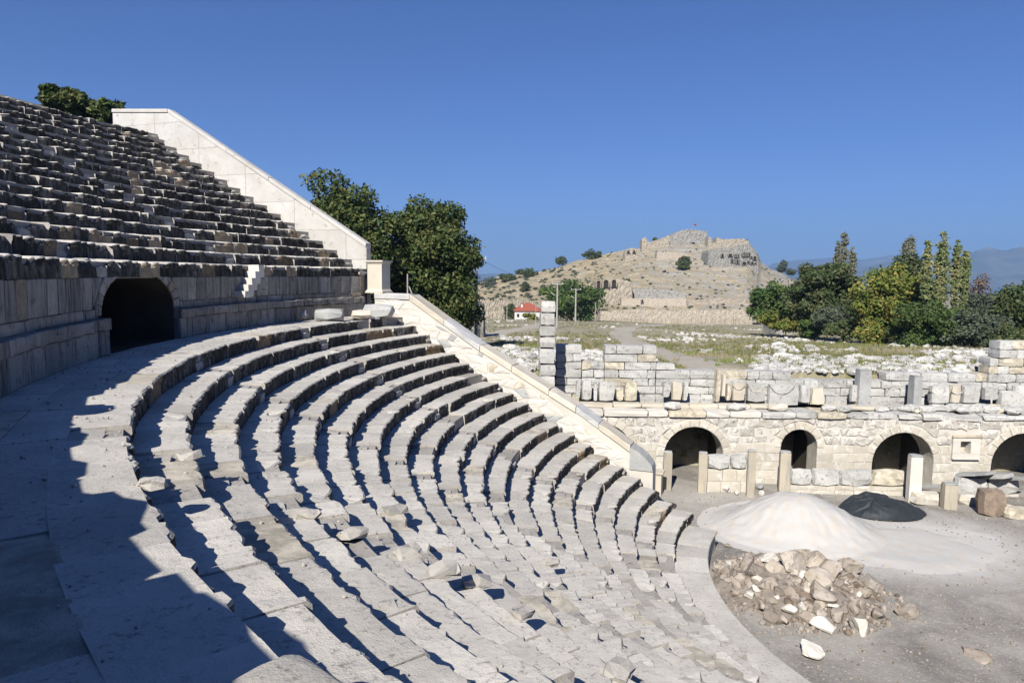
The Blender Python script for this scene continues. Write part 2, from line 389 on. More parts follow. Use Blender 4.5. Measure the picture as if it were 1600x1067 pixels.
# ------------------------------------------------------------------ seating
def seat_block(R, a0, a1, zt, depth, riser, step=.16, fine=False, chip=1., lip=.06, seed=0, mats=(0, 1, 2)):
    zd = .9 if lip < .05 else .35; jm = 1. if lip < .05 else .9
    rs = np.random.default_rng(seed); L = (a1 - a0) * R; n = max(3, int(L / step) + 1)
    g = .008; us = np.linspace(a0 + g / R, a1 - g / R, n)
    if fine: tr = [1., .8, .6, .4, .22, .1]
    else: tr = [1., .5]
    pr = [(depth * q, 0.) for q in tr] + [(.03, -.0), (.0, -.035), (.0, -.13), (lip, -.19), (lip * .7, -riser - .03)]
    if fine: pr = pr[:-2] + [(lip * .4, -.16), (lip, -.2), (lip * 1.1, -.3), (lip * .7, -riser - .03)]
    nt_ = len(tr); m = len(pr); V = []
    ro = rs.normal(0, .016) * jm + (rs.random() < .05) * rs.uniform(-.13, .05); zo = rs.normal(0, .008) * jm; tl = rs.normal(0, .008) * jm; yaw = rs.normal(0, .010) * jm
    em, pe = (.30, .6) if lip < .05 else (.15, .16); e0, e1 = (rs.random() < pe) * rs.uniform(.05, em), (rs.random() < pe) * rs.uniform(.05, em)
    big = rs.random() < .20 * chip; bc = rs.uniform(a0, a1); bw = rs.uniform(.12, .45) / R; bd = rs.uniform(.10, .34)
    off = rs.uniform(0, 100); M = []
    for k, a in enumerate(us):
        s = (a - a0) * R; e = (L - s)
        ch = max(0, noise.noise(Vector((s * 3.1, off, 0)))) * .10 * chip + max(0, noise.noise(Vector((s * 9, off, 5)))) * .07 * chip + rs.random() * .012
        ew = .36 if lip < .05 else .24; ch += e0 * max(0, 1 - s / ew) + e1 * max(0, 1 - e / ew)
        if big: ch += bd * max(0, 1 - abs(a - bc) / bw)
        for q, (py, pz) in enumerate(pr):
            y, z = py, pz
            if nt_ <= q <= nt_ + 2:
                y += ch * (1.25 if q < nt_ + 2 else .8); z -= ch * (zd if q == nt_ else zd * .6 if q == nt_ + 1 else .15)
            elif q == nt_ - 1 and ch > .12 and not fine: z -= 0
            if fine: z += .012 * noise.noise(Vector((s * 2.2 + off, y * 3, off))) + .006 * noise.noise(Vector((s * 8 + off, y * 9, off)))
            if q >= nt_: y += rs.normal(0, .006)
            z += zo + tl * (s / L - .5) * 2 if q < m - 1 else 0
            r = R + y + ro + yaw * (s - L / 2)
            V.append((CX + r * math.cos(a), CY + r * math.sin(a), zt + z))
    base = len(V)
    for a in (us[0], us[-1]): r = R + depth; V.append((CX + r * math.cos(a), CY + r * math.sin(a), zt - riser))
    Fc = []
    for k in range(n - 1):
        for q in range(m - 1):
            Fc.append((k * m + q, k * m + q + 1, (k + 1) * m + q + 1, (k + 1) * m + q))
            M.append(mats[0] if q < nt_ else (mats[2] if q == nt_ else mats[1]))
    Fc.append(tuple(list(range(m)) + [base])[::-1]); M.append(mats[2]); Fc.append(tuple(list(range((n - 1) * m, n * m)) + [base + 1])); M.append(mats[2])
    return V, Fc, M
STAIR = [170.3, 189.2, 208.1, 227.0, 245.9, 264.8, 283.7]
def split_row(R, a_start, a_end, lmin, lmax, sw, stairs):
    """block limits (radians) along a row leaving out the stair flights"""
    segs = []; a = a_start
    for s in sorted(stairs):
        s0, s1 = R_(s) - sw / 2 / R, R_(s) + sw / 2 / R
        if s0 > a and s1 < a_end: segs.append((a, s0)); a = s1
    segs.append((a, a_end)); out = []
    for s0, s1 in segs:
        n = max(1, round((s1 - s0) * R / random.uniform(lmin, lmax))); cuts = [0] + sorted(np.clip((k + random.uniform(-.3, .3)) / n, 0, 1) for k in range(1, n)) + [1]
        out += [(s0 + (s1 - s0) * cuts[k], s0 + (s1 - s0) * cuts[k + 1]) for k in range(n) if cuts[k + 1] - cuts[k] > 1e-4]
    return out
def revolve(prof, a0, a1, step=2.):
    n = max(2, int((a1 - a0) / step) + 1); aa = np.radians(np.linspace(a0, a1, n)); V = []; Fc = []; m = len(prof)
    for a in aa: V += [(CX + r * math.cos(a), CY + r * math.sin(a), z) for r, z in prof]
    for k in range(n - 1):
        for q in range(m - 1): Fc.append((k * m + q, k * m + q + 1, (k + 1) * m + q + 1, (k + 1) * m + q))
    return V, Fc
PHI1 = 305.0
OFF_L, OFF_U = 3.2, 3.5
def tier(thing, rows, a_end, tread, mats, lmin, lmax, chip, stairs, sw, bedname):
    """rows: (R, ztop, riser, end_offset)"""
    cand = []
    for i, (R, zt, ri, off) in enumerate(rows):
        for a0, a1 in split_row(R, R_(phi_end(R, 2.8)), R_(a_end), lmin, lmax, sw, stairs):
            am = (a0 + a1) / 2; P = np.array([CX + R * math.cos(am), CY + R * math.sin(am), zt]); d = np.linalg.norm(P - [0, 0, ZC])
            cand.append([((a1 - a0) * R / d) if seen(P, 90) else 0, i, R, a0, a1, zt, ri, d])
    cand.sort(key=lambda c: -c[0]); rest = MB(); restn = 0
    for k, (sz, i, R, a0, a1, zt, ri, d) in enumerate(cand):
        vis = sz > 0; st = .05 if d < 5 and vis else .075 if d < 10 and vis else .12 if vis else .5
        if tread < .8 and d > 6 and random.random() < .035: zt -= random.uniform(.08, .2); R += random.uniform(.05, .25)
        V, Fc, M = seat_block(R + (random.uniform(.22, .72) if tread > .8 and a0 > R_(202) else 0), a0, a1, zt + (random.gauss(0, .05) if tread > .8 and a0 > R_(202) else 0), tread + .1, ri, st, d < 12 and vis, chip * (1.7 if d < 9 and R > R0 - .1 else 1), .06 if tread < .8 else .03, seed=k * 7 + i)  # unseen upper rows: offset and jitter shape their shadow on the walkway
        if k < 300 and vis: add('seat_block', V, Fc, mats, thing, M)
        else: rest.add(V, Fc, M); restn += 1
    if restn: rest.build('seat_blocks', mats, thing)['kind'] = 'stuff'
    # notches of the stair flights: a set-back block and a half-height step
    stp = []
    for i, (R, zt, ri, off) in enumerate(rows):
        for s in stairs:
            a = R_(s); w2 = sw / 2 - .01
            if s * 1. < phi_end(R, 2.8) + 2 or s > a_end: continue
            er = np.array([math.cos(a), math.sin(a), 0])
            for (y0, y1, z1, z0) in ((.30, tread + .1, 0, -ri - .03), (.02 + random.uniform(-.03, .05), .34, -ri * .5 + random.uniform(-.03, .03), -ri - .03)):
                c = np.array([CX, CY, zt + (z0 + z1) / 2]) + er * (R + (y0 + y1) / 2)
                V, Fc = rough_block(c, (y1 - y0, w2 * 2, z1 - z0), rz=a, rd=.12, nse=.012)
                stp.append((V, Fc, c))
    stp.sort(key=lambda q: 1e9 if not seen(q[2]) else np.linalg.norm(q[2] - [0, 0, ZC]))
    rst = MB()
    for k, (V, Fc, c) in enumerate(stp):
        if k < 150 and seen(c): add('step_block', V, Fc, mats[2], thing)
        else: rst.add(V, Fc)
    if rst.n: rst.build('step_blocks', mats[2], thing)['kind'] = 'stuff'
    # small end stones beside the wall
    for i, (R, zt, ri, off) in enumerate(rows):
        L = off - 2.8; c2 = (2.8 + off) / 2
        s = -math.sqrt((R + .22) ** 2 - c2 * c2); P = C3[:2] + WN * c2 + WD * s
        V, Fc = rough_block((P[0], P[1], zt - ri * .72), (.42, L + .1, ri * .62), rz=WA, rd=.3, nse=.02)
        add('end_stone', V, Fc, m_uriser if random.random() < .4 else m_chip, thing)
    # bed of rubble and mortar under the blocks
    prof = []
    for R, zt, ri, off in rows: prof += [(R + .12, zt - ri - .06), (R + .12, zt - .06)]
    R, zt, ri, off = rows[-1]; prof += [(R + tread, zt - .06), (R + tread + .4, zt - .5), (R + tread + .4, zt - 4)]
    V, Fc = revolve(prof, phi_end(rows[0][0], off) if False else 153.0, a_end)
    # trim the bed by the wall plane
    Vn = np.array(V); m = len(prof)
    if tread > .8:
        dv = Vn[:, :2] - C3[:2]; rr_ = np.hypot(dv[:, 0], dv[:, 1]); pp_ = np.degrees(np.arctan2(dv[:, 1], dv[:, 0])) % 360; Vn[:, :2] += dv / rr_[:, None] * np.where(pp_ > 203, .55, 0)[:, None]  # bed follows the setback of the unseen rows, which shapes the walkway shadow
    for k in range(len(Vn) // m):
        for q in range(m):
            p = Vn[k * m + q]; v = p[:2] - C3[:2]; o = v @ WN
            if o > rows[0][3] + .05 and k < 12:
                rr = np.linalg.norm(v); oo = rows[0][3] + .05; s = -math.sqrt(rr * rr - oo * oo); Vn[k * m + q][:2] = C3[:2] + WN * oo + WD * s
    add(bedname, Vn, Fc, m_bed, thing)
lower = empty('seating_tier', (CX, CY, 0), 'lower tier of curved grey limestone seat rows falling from the walkway to the orchestra', 'seating')
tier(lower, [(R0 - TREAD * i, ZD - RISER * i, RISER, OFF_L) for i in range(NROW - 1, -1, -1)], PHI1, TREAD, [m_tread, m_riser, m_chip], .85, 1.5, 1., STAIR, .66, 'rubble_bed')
upper = empty('seating_tier', (CX, CY, ZD), 'upper tier of dark weathered seat rows rising behind the arched walkway wall', 'seating')
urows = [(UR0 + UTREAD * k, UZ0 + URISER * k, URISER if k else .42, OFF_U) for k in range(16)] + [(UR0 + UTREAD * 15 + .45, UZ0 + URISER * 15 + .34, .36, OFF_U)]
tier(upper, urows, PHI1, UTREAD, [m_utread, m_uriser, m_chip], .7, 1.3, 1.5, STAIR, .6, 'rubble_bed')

# orchestra kerb ring
RK0, RK1, ZK = 12.32, R0 - TREAD * 19 + .1, ZD - RISER * 20
kerb = empty('kerb_ring', (CX, CY, 0), 'smooth pale stone kerb ring at the foot of the lower seats round the orchestra', 'kerb')
a = 150.0
while a < 300:
    da = random.uniform(3.6, 6.2); V = []; n = 6; us = np.radians(np.linspace(a + .04, a + da - .04, n))
    dz = random.gauss(0, .006)
    pr = [(RK1, ZK), (RK0 + .03, ZK), (RK0, ZK - .03), (RK0 + .03, ZK - .12), (RK0 + .10, ZK - .16), (RK0 + .08, -.1)]
    for u in us: V += [(CX + r * math.cos(u), CY + r * math.sin(u), z + dz) for r, z in pr]
    m_ = len(pr); Fc = [(k * m_ + q, k * m_ + q + 1, (k + 1) * m_ + q + 1, (k + 1) * m_ + q) for k in range(n - 1) for q in range(m_ - 1)]
    Fc += [tuple(range(m_))[::-1], tuple(range((n - 1) * m_, n * m_))]
    if a < 285: add('kerb_slab', V, Fc, m_tread, kerb)
    a += da
# ------------------------------------------------------------------ walkway paving
walk = empty('walkway', (CX, CY, ZD), kind='structure')
R_W = 29.8
V, Fc = revolve([(R0 + .5, ZD - .06), (R_W + 1.3, ZD - .06)], 152, PHI1); add('walkway_bed', V, Fc, m_bed, walk)
a = 153.6
def slab(r0, r1, a0, a1, z, par, fine):
    nu = 8 if fine else 3; nr = 8 if fine else 3; V = []; jg = [[random.gauss(0, .012) for _ in range(nu + 1)] for _ in range(2)]
    for i in range(nu + 1):
        u = a0 + .01 / r0 + (a1 - a0 - .02 / r0) * i / nu
        for j in range(nr + 1):
            r = r0 + .008 + (r1 - r0 - .016) * j / nr + (jg[0][i] if j == 0 else jg[1][i] if j == nr else 0)
            ed = .012 if (i in (0, nu) or j in (0, nr)) else 0
            V.append((CX + r * math.cos(u), CY + r * math.sin(u), z - ed + .012 * noise.noise(Vector((r * 1.3, u * 40, z * 9)))))
    m_ = nr + 1; Fc = [(i * m_ + j, i * m_ + j + 1, (i + 1) * m_ + j + 1, (i + 1) * m_ + j)[::-1] for i in range(nu) for j in range(nr)]
    ring = [j for j in range(m_)] + [i * m_ + nr for i in range(1, nu + 1)] + [nu * m_ + j for j in range(nr - 1, -1, -1)] + [i * m_ for i in range(nu - 1, 0, -1)]
    nb = len(V); V += [(V[q][0], V[q][1], z - .08) for q in ring]
    for k in range(len(ring)): k2 = (k + 1) % len(ring); Fc.append((ring[k], ring[k2], nb + k2, nb + k))
    add('paving_slab', V, Fc, m_tread, par)
for (r0, r1, lm) in ((R0 + TREAD - .02, 28.95, 2.2), (28.95, 29.72, 1.6)):
    a = 153.8
    while a < 262:
        da = random.uniform(.6, 1.2) * lm / r0 * 57.3
        P = (CX + r0 * math.cos(R_(a)), CY + r0 * math.sin(R_(a)), ZD)
        slab(r0, r1, R_(a), R_(min(a + da, 262)), ZD - .004 + random.gauss(0, .003), walk, np.linalg.norm(np.array(P) - [0, 0, ZC]) < 12); a += da

# ------------------------------------------------------------------ the wall behind the walkway, with its arched passage
dwall = empty('walkway_wall', (CX - R_W, CY, ZD), 'dark streaked block wall behind the walkway pierced by one arched passage', 'wall')
f = cyl_map(R_W); ua = lambda ph: R_(ph) * R_W
A_C, A_HW, A_SP, A_TOP = ua(185.05), 2.28, ZD + .95, ZD + 2.06
def arch_pt(t, k=1., e=0.): return (A_C + (A_HW * math.cos(t) * k + (e if math.cos(t) > 0 else -e) * abs(math.cos(t))), A_SP + (A_TOP - A_SP) * math.sin(t) * k + e * math.sin(t))
def arch_clip(poly, grow=.0):
    if all(p[1] <= A_SP + .01 for p in poly) or True:
        cx = sum(p[0] for p in poly) / len(poly); cz = sum(p[1] for p in poly) / len(poly)
        lo = min(p[0] for p in poly); hi = max(p[0] for p in poly)
        if hi < A_C - A_HW - grow or lo > A_C + A_HW + grow or min(p[1] for p in poly) > A_TOP + grow: return poly
        if cz < A_SP:
            s = 1 if cx > A_C else -1
            return clip(poly, -s, 0, -s * A_C - (A_HW + grow * .25))
        hw, hh = A_HW + grow, A_TOP - A_SP + grow
        ex, ez = (cx - A_C) / hw, (cz - A_SP) / hh; L = math.hypot(ex, ez) or 1; ex /= L; ez /= L
        return clip(poly, -ex / hw, -ez / hh, -(1 + (ex * A_C / hw + ez * A_SP / hh)))
    return poly
def wall_band(v0, v1, lmin, lmax, proud, mat, name='wall_stone', u1=205, dense=.0, jit=.01):
    for q in courses(ua(154.3), ua(u1), [v1 - v0], v0, lmin, lmax, jit):
        q2 = arch_clip(q, .38) if v1 > A_SP + .02 else arch_clip(q, .03)
        if len(q2) >= 3 and area(q2) > .02:
            V, Fc = poly_stone(q2, f, .3, proud, .006, .03, .012, .03, dense); add(name, V, Fc, mat, dwall)
wall_band(ZD - .02, ZD + .62, .9, 1.7, .20, m_dwall, 'plinth_stone', dense=.3)
wall_band(ZD + .62, ZD + .90, 1.2, 2.2, .26, m_dwall, 'plinth_cap', dense=.3)
wall_band(ZD + .90, ZD + 1.12, .8, 1.8, .03, m_dwall)
wall_band(ZD + 1.12, ZD + 1.90, .5, 1.0, .02, m_dwall)
V, Fc = revolve([(R_W + 1.4, UZ0 - .42), (R_W + 1.2, UZ0 - .43), (R_W + 1.15, ZD - .05)], 205, PHI1, 2.)  # unseen stretch of wall, set back to shape the shadow on the walkway
add('wall_face', V, Fc, m_dwall, dwall)
# core of the wall with the arch opening cut through (quads between arch curve and outside)
def wall_core():
    B = MB(); rw = -.05; u0, u1 = ua(153.5), ua(205); zt = UZ0 - .42
    P = [(A_C + A_HW, ZD - .05), (A_C + A_HW, A_SP)] + [arch_pt(t) for t in np.linspace(0, PI, 19)[1:-1]] + [(A_C - A_HW, A_SP), (A_C - A_HW, ZD - .05)]
    n = len(P)
    def strip(ua_, ub_):
        k = 12; V = []
        for i in range(k + 1):
            u = ua_ + (ub_ - ua_) * i / k; V += [f(u, ZD - .05, rw), f(u, zt, rw)]
        B.add(V, [(2 * i, 2 * i + 1, 2 * i + 3, 2 * i + 2) for i in range(k)])
    strip(u0, A_C - A_HW); strip(A_C + A_HW, u1)
    V = [f(p[0], p[1], rw) for p in P[1:-1]] + [f(p[0], zt, rw) for p in P[1:-1]]; k = n - 2
    B.add(V, [(i, i + 1, k + i + 1, k + i) for i in range(k - 1)])
    # passage lining
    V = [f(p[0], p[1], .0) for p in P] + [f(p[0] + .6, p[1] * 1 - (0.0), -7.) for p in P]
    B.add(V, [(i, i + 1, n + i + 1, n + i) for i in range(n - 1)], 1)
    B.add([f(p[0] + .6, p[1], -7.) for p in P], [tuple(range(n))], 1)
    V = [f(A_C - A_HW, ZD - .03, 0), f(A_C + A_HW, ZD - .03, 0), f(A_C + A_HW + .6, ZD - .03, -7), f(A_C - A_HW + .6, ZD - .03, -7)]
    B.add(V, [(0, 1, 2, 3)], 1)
    B.build('wall_core', [m_dwall, m_shade_in], dwall)
wall_core()
nv = 15
for k in range(nv):     # voussoirs of the passage arch
    t0, t1 = PI * k / nv, PI * (k + 1) / nv
    q = [arch_pt(t0, 1, .0), arch_pt(t0, 1, .36), arch_pt((t0 + t1) / 2, 1, .37), arch_pt(t1, 1, .36), arch_pt(t1, 1, .0), arch_pt((t0 + t1) / 2, 1, 0)]
    q = clip(q, 0, 1, UZ0 - .43)
    if len(q) >= 3 and area(q) > .02:
        V, Fc = poly_stone(q, f, .35, .035, .006, .025, .006, .03); add('arch_stone', V, Fc, m_dwall, dwall)
for k in range(5):      # little flight of steps up the wall
    ph = 172.3 - k * .52; z1 = ZD + 1.12 + .245 * (k + 1)
    P = (CX + (R_W - .2) * math.cos(R_(ph)), CY + (R_W - .2) * math.sin(R_(ph)), (z1 + ZD + 1.12 + .245 * max(0, k - 1)) / 2)
    V, Fc = rough_block(P, (.46, .40, z1 - ZD - 1.12 - .245 * max(0, k - 1)), rz=R_(ph), rd=.05, nse=.006); add('wall_step', V, Fc, m_wallw, dwall)

# ------------------------------------------------------------------ end walls of the seating
def end_wall(name, label, off, top, botf, thick, mat_face, cell, mat_core, cope_len, cope_h, cope_mat, extra_grey=0., jt=1.):
    """top: list of (s,z) of the coping's upper edge, from outside to inside"""
    base = C3[:2] + WN * off; th = empty(name, (base[0] + WD[0] * top[-1][0], base[1] + WD[1] * top[-1][0], 0), label, 'wall')
    fm = plane_map((base[0], base[1], 0), (WD[0], WD[1], 0), (-WN[0], -WN[1], 0))
    zt = lambda s: float(np.interp(s, [p[0] for p in top], [p[1] for p in top]))
    s0, s1 = top[0][0], top[-1][0]
    ss = sorted(set([p[0] for p in top] + list(np.arange(s0, s1, .5)) + [s1])); V = []; Fc = []
    for s in ss:
        for (ww, zz) in ((-.04, botf(s)), (-.04, zt(s) - cope_h + .02), (-thick, zt(s) - cope_h + .02), (-thick, min(0, botf(s)) - 1)): V.append(fm(s, zz, ww))
    for i in range(len(ss) - 1):
        for q in range(3): Fc.append((i * 4 + q, (i + 1) * 4 + q, (i + 1) * 4 + q + 1, i * 4 + q + 1))
    Fc += [(0, 1, 2, 3), tuple((len(ss) - 1) * 4 + q for q in (3, 2, 1, 0))]
    add('wall_core', V, Fc, mat_core, th)
    cw, chh = cell; zlo = min(botf(s) for s in ss); zhi = max(p[1] for p in top)
    nr = int((zhi - zlo) / chh) + 1; cnt = 0
    grid = {}
    def vert(i, j):
        if (i, j) not in grid: grid[(i, j)] = (s0 + (i + (.5 * (j % 2) if jt > .5 else 0)) * cw + random.uniform(-.3, .3) * cw * jt, zlo + j * chh + random.uniform(-.28, .28) * chh * jt)
        return grid[(i, j)]
    for j in range(nr):
        for i in range(int((s1 - s0) / cw) + 1):
            a, b = vert(i, j), vert(i + 1, j)
            if j % 2 == 0: c, d = vert(i, j + 1), vert(i - 1, j + 1)
            else: c, d = vert(i + 2, j + 1), vert(i + 1, j + 1)
            if j % 2 == 0: q = [a, b, c, d]
            else: q = [a, b, d if False else vert(i + 2, j + 1), vert(i + 1, j + 1)]
            if jt < .5: q = [vert(i, j), vert(i + 1, j), vert(i + 1, j + 1), vert(i, j + 1)]
            q = clip(clip(q, -1, 0, -s0), 1, 0, s1)
            if len(q) < 3: continue
            cx = sum(p[0] for p in q) / len(q)
            for (ta, tb) in zip(top[:-1], top[1:]):
                dz = (tb[1] - ta[1]) / (tb[0] - ta[0])
                if len(q) >= 3: q = clip(q, -dz, 1, ta[1] - dz * ta[0] - cope_h + .01)
            if len(q) < 3: continue
            cx = sum(p[0] for p in q) / len(q); db = (botf(cx + .05) - botf(cx - .05)) / .1; q = clip(q, db, -1, -(botf(cx) - db * cx))
            if len(q) < 3 or area(q) < .02: continue
            V, Fc = poly_stone(q, fm, .1, random.uniform(-.03, .015) * jt - .012, -.004 if jt > .5 else .007, .08 if jt > .5 else .02, .012 * jt, .014 if jt > .5 else .008, .25 if jt > .5 else 0)
            g = random.random() < extra_grey; cnt += 1
            if cnt <= 290: add('wall_stone', V, Fc, m_grey if g else mat_face, th)
    # coping
    for k in range(len(top) - 1):
        (a0, z0), (a1, z1) = top[k], top[k + 1]; n = max(1, round((a1 - a0) / cope_len))
        cuts = [a0 + (a1 - a0) * (q + (random.uniform(-.2, .2) if 0 < q < n else 0)) / n for q in range(n + 1)]
        for q in range(n):
            b0, b1 = cuts[q] + .01, cuts[q + 1] - .01
            if b1 - b0 < .2: continue
            dz = random.uniform(-.015, .015); pr = random.uniform(.02, .06); V = []
            lv = 4
            for i in range(lv + 1):
                s = b0 + (b1 - b0) * i / lv; z = zt(s) + dz
                for (ww, zz) in ((pr, -cope_h + .03), (pr + random.gauss(0, .014) * jt, -.05), (pr - .05, random.gauss(0, .02) * jt), (-thick * .55, random.gauss(0, .02) * jt), (-thick - .04, -.01), (-thick - .04, -cope_h)):
                    V.append(fm(s, z + zz, ww))
            Fc = [(i * 6 + j, (i + 1) * 6 + j, (i + 1) * 6 + (j + 1) % 6, i * 6 + (j + 1) % 6) for i in range(lv) for j in range(6)]
            Fc += [(5, 4, 3, 2, 1, 0), tuple(lv * 6 + j for j in range(6))]
            add('coping_slab', V, Fc, cope_mat[1] if random.random() < .3 else cope_mat[0], th)
    return th, fm, zt
tl = [atwall(*p, OFF_L) for p in ((585, 458), (640, 460), (750, 540), (900, 635), (985, 697))]
seat_z = lambda s: ZD + (-(R0) - s) * RISER / TREAD * 1.0
lwall, fml, ztl = end_wall('end_wall', 'lower end wall of pale rubble masonry with sloping coping beside the lower seat rows', OFF_L, tl,
    lambda s: min(ZD - .2, ZD + (-27.4 - s) * (RISER / TREAD)) - .75, .95, m_wallw, (.52, .36), m_mortar, 1.5, .30, (m_cope, m_cream), .10, 1.)
tu = [atwall(*p, OFF_U) for p in ((175, 170), (262, 170), (420, 277), (572, 380))]
uwall, fmu, ztu = end_wall('end_wall', 'tall smooth whitish end wall with straight sloping top above the upper seat rows', OFF_U, tu,
    lambda s: min(UZ0 + (-29.3 - s) * (URISER / UTREAD), 99) - 1.3, .42, m_plaster, (3.1, 1.5), m_plaster, 3.2, .22, (m_plaster, m_plaster), .0, .0)
# lower end of the sloping wall: curved scroll block
s0, z0 = atwall(985, 700, OFF_L); s1, z1 = atwall(1016, 727, OFF_L)
V = []; prf = [(s0, z0 + .05), (s0 + .35, z0 - .12), (s0 + .7, z0 - .38), (s0 + .98, z0 - .72), (s0 + 1.02, z0 - .95), (s0 - .02, z0 - .95)]
for ww in (.06, -.85): V += [fml(a, b, ww) for a, b in prf]
n = len(prf); Fc = [tuple(range(n)), tuple(range(n, 2 * n))[::-1]] + [(i, n + i, n + (i + 1) % n, (i + 1) % n) for i in range(n)]
add('scroll_block', V, Fc, m_grey, lwall)
V = []
for (a, b) in ((s0 - .02, z0 - .96), (s0 + 1.02, z0 - .96), (s0 + 1.05, .0), (s0 - .02, .0)): V += [fml(a, b, 0.0), fml(a, b, -.85)]
add('wall_foot', V, [(0, 2, 4, 6), (7, 5, 3, 1), (0, 1, 3, 2), (2, 3, 5, 4)], m_wallw, lwall)
def pedestal(loc, w_, d_, h, rz, label, base_h=.14, cap_h=.16):
    th = empty('pedestal', loc, label, 'pedestal')
    def bx(name, w1, d1, w2, d2, z0, z1, mat):
        V = []
        for (ww, dd, z) in ((w1, d1, z0), (w2, d2, z1)):
            for sx, sy in ((-1, -1), (1, -1), (1, 1), (-1, 1)):
                p = Matrix.Rotation(rz, 3, 'Z') @ Vector((sx * ww / 2, sy * dd / 2, 0)); V.append((loc[0] + p.x, loc[1] + p.y, loc[2] + z))
        add(name, V, [(3, 2, 1, 0), (4, 5, 6, 7), (0, 1, 5, 4), (1, 2, 6, 5), (2, 3, 7, 6), (3, 0, 4, 7)], mat, th)
    bx('base_slab', w_ * 1.22, d_ * 1.22, w_ * 1.22, d_ * 1.22, 0, base_h * .55, m_cream); bx('base_moulding', w_ * 1.16, d_ * 1.16, w_, d_, base_h * .55, base_h + .05, m_cream)
    bx('shaft', w_, d_, w_, d_, base_h + .05, h - cap_h - .05, m_cream); bx('cap_moulding', w_, d_, w_ * 1.16, d_ * 1.16, h - cap_h - .05, h - .08, m_cream)
    bx('cap_slab', w_ * 1.26, d_ * 1.26, w_ * 1.26, d_ * 1.26, h - .08, h, m_cream); return th
s, z = atwall(584, 457, OFF_L); p = fml(s, ztl(s) + .004, -.5); pedestal(p, .82, .82, 1.62, WA, 'cream moulded pedestal standing where the upper and lower end walls meet')
p = atz(1022, 776, .05); pedestal((p[0], p[1], .02), .75, .6, 1.42, WA, 'weathered moulded pedestal at the foot of the lower end wall', .12, .14)

# ------------------------------------------------------------------ stage building
YF, YB = 37.5, 39.8
stage = empty('stage_building', (14, YF, 0), 'ruined cream stone stage building with a row of arched openings', 'building')
ff = plane_map((0, YF, 0), (1, 0, 0), (0, -1, 0)); ZL = 3.78
def arch_px(x0, x1, ytop):
    a, b = aty(x0, 720, YF)[0], aty(x1, 720, YF)[0]; zt_ = aty((x0 + x1) / 2, ytop, YF)[2]; r = (b - a) / 2; return ((a + b) / 2, r, zt_ - r)
ARCH = [arch_px(893, 987, 662), arch_px(1037, 1130, 667), arch_px(1219, 1276, 671), arch_px(1363, 1459, 676), arch_px(1549, 1650, 677)]
XF0, XF1 = -1.5, 31.5
nichex = (aty(1487, 700, YF)[0], aty(1530, 700, YF)[0], aty(1510, 717, YF)[2], aty(1510, 680, YF)[2])
def fclip(q):
    for (cx, r, cz) in ARCH:
        g = r + .42; mx = sum(p[0] for p in q) / len(q); mz = sum(p[1] for p in q) / len(q)
        if abs(mx - cx) > g + 1.5: continue
        if mz < cz:
            if min(abs(p[0] - cx) for p in q) < r + .02 or (min(p[0] for p in q) < cx < max(p[0] for p in q)):
                s = 1 if mx > cx else -1; q = clip(q, -s, 0, -s * cx - r)
        else:
            if min(math.hypot(p[0] - cx, p[1] - cz) for p in q) < g or (min(p[0] for p in q) < cx < max(p[0] for p in q) and min(p[1] for p in q) < cz + g):
                ex, ez = mx - cx, mz - cz; L = math.hypot(ex, ez) or 1; ex /= L; ez /= L; q = clip(q, -ex, -ez, -(ex * cx + ez * cz + g))
        if len(q) < 3: return []
    x0, x1, z0, z1 = nichex
    mx = sum(p[0] for p in q) / len(q); mz = sum(p[1] for p in q) / len(q)
    lo, hi = min(p[0] for p in q), max(p[0] for p in q); lz, hz = min(p[1] for p in q), max(p[1] for p in q)
    if lo < x1 and hi > x0 and lz < z1 and hz > z0:
        if mx < (x0 + x1) / 2: q = clip(q, 1, 0, x0)
        else: q = clip(q, -1, 0, -x1)
    return q
hs = [.42, .45, .5, .46, .5, .42, .46, .56]; hs = [h * ZL / sum(hs) for h in hs]
zc_ = sum(hs[:5])
CS = [(q, 0) for q in courses(XF0, XF1, hs[:5], 0, .6, 1.9, .022)] + [(q, 1) for q in courses(XF0, XF1, hs[5:], zc_, .35, 1.3, .085)]
for q, rub in CS:
    q = fclip(q)
    if True:
        if len(q) >= 3 and area(q) > .03 and rub: V, Fc = poly_stone(q, ff, .25, random.uniform(-.05, .06), .012, .06, .022, .06, .2); add('wall_stone', V, Fc, m_fac_r, stage); continue
    if len(q) < 3 or area(q) < .03: continue
    V, Fc = poly_stone(q, ff, .2, random.uniform(-.012, .014), .005, .03, .008, .018, .45); add('wall_stone', V, Fc, m_fac, stage)
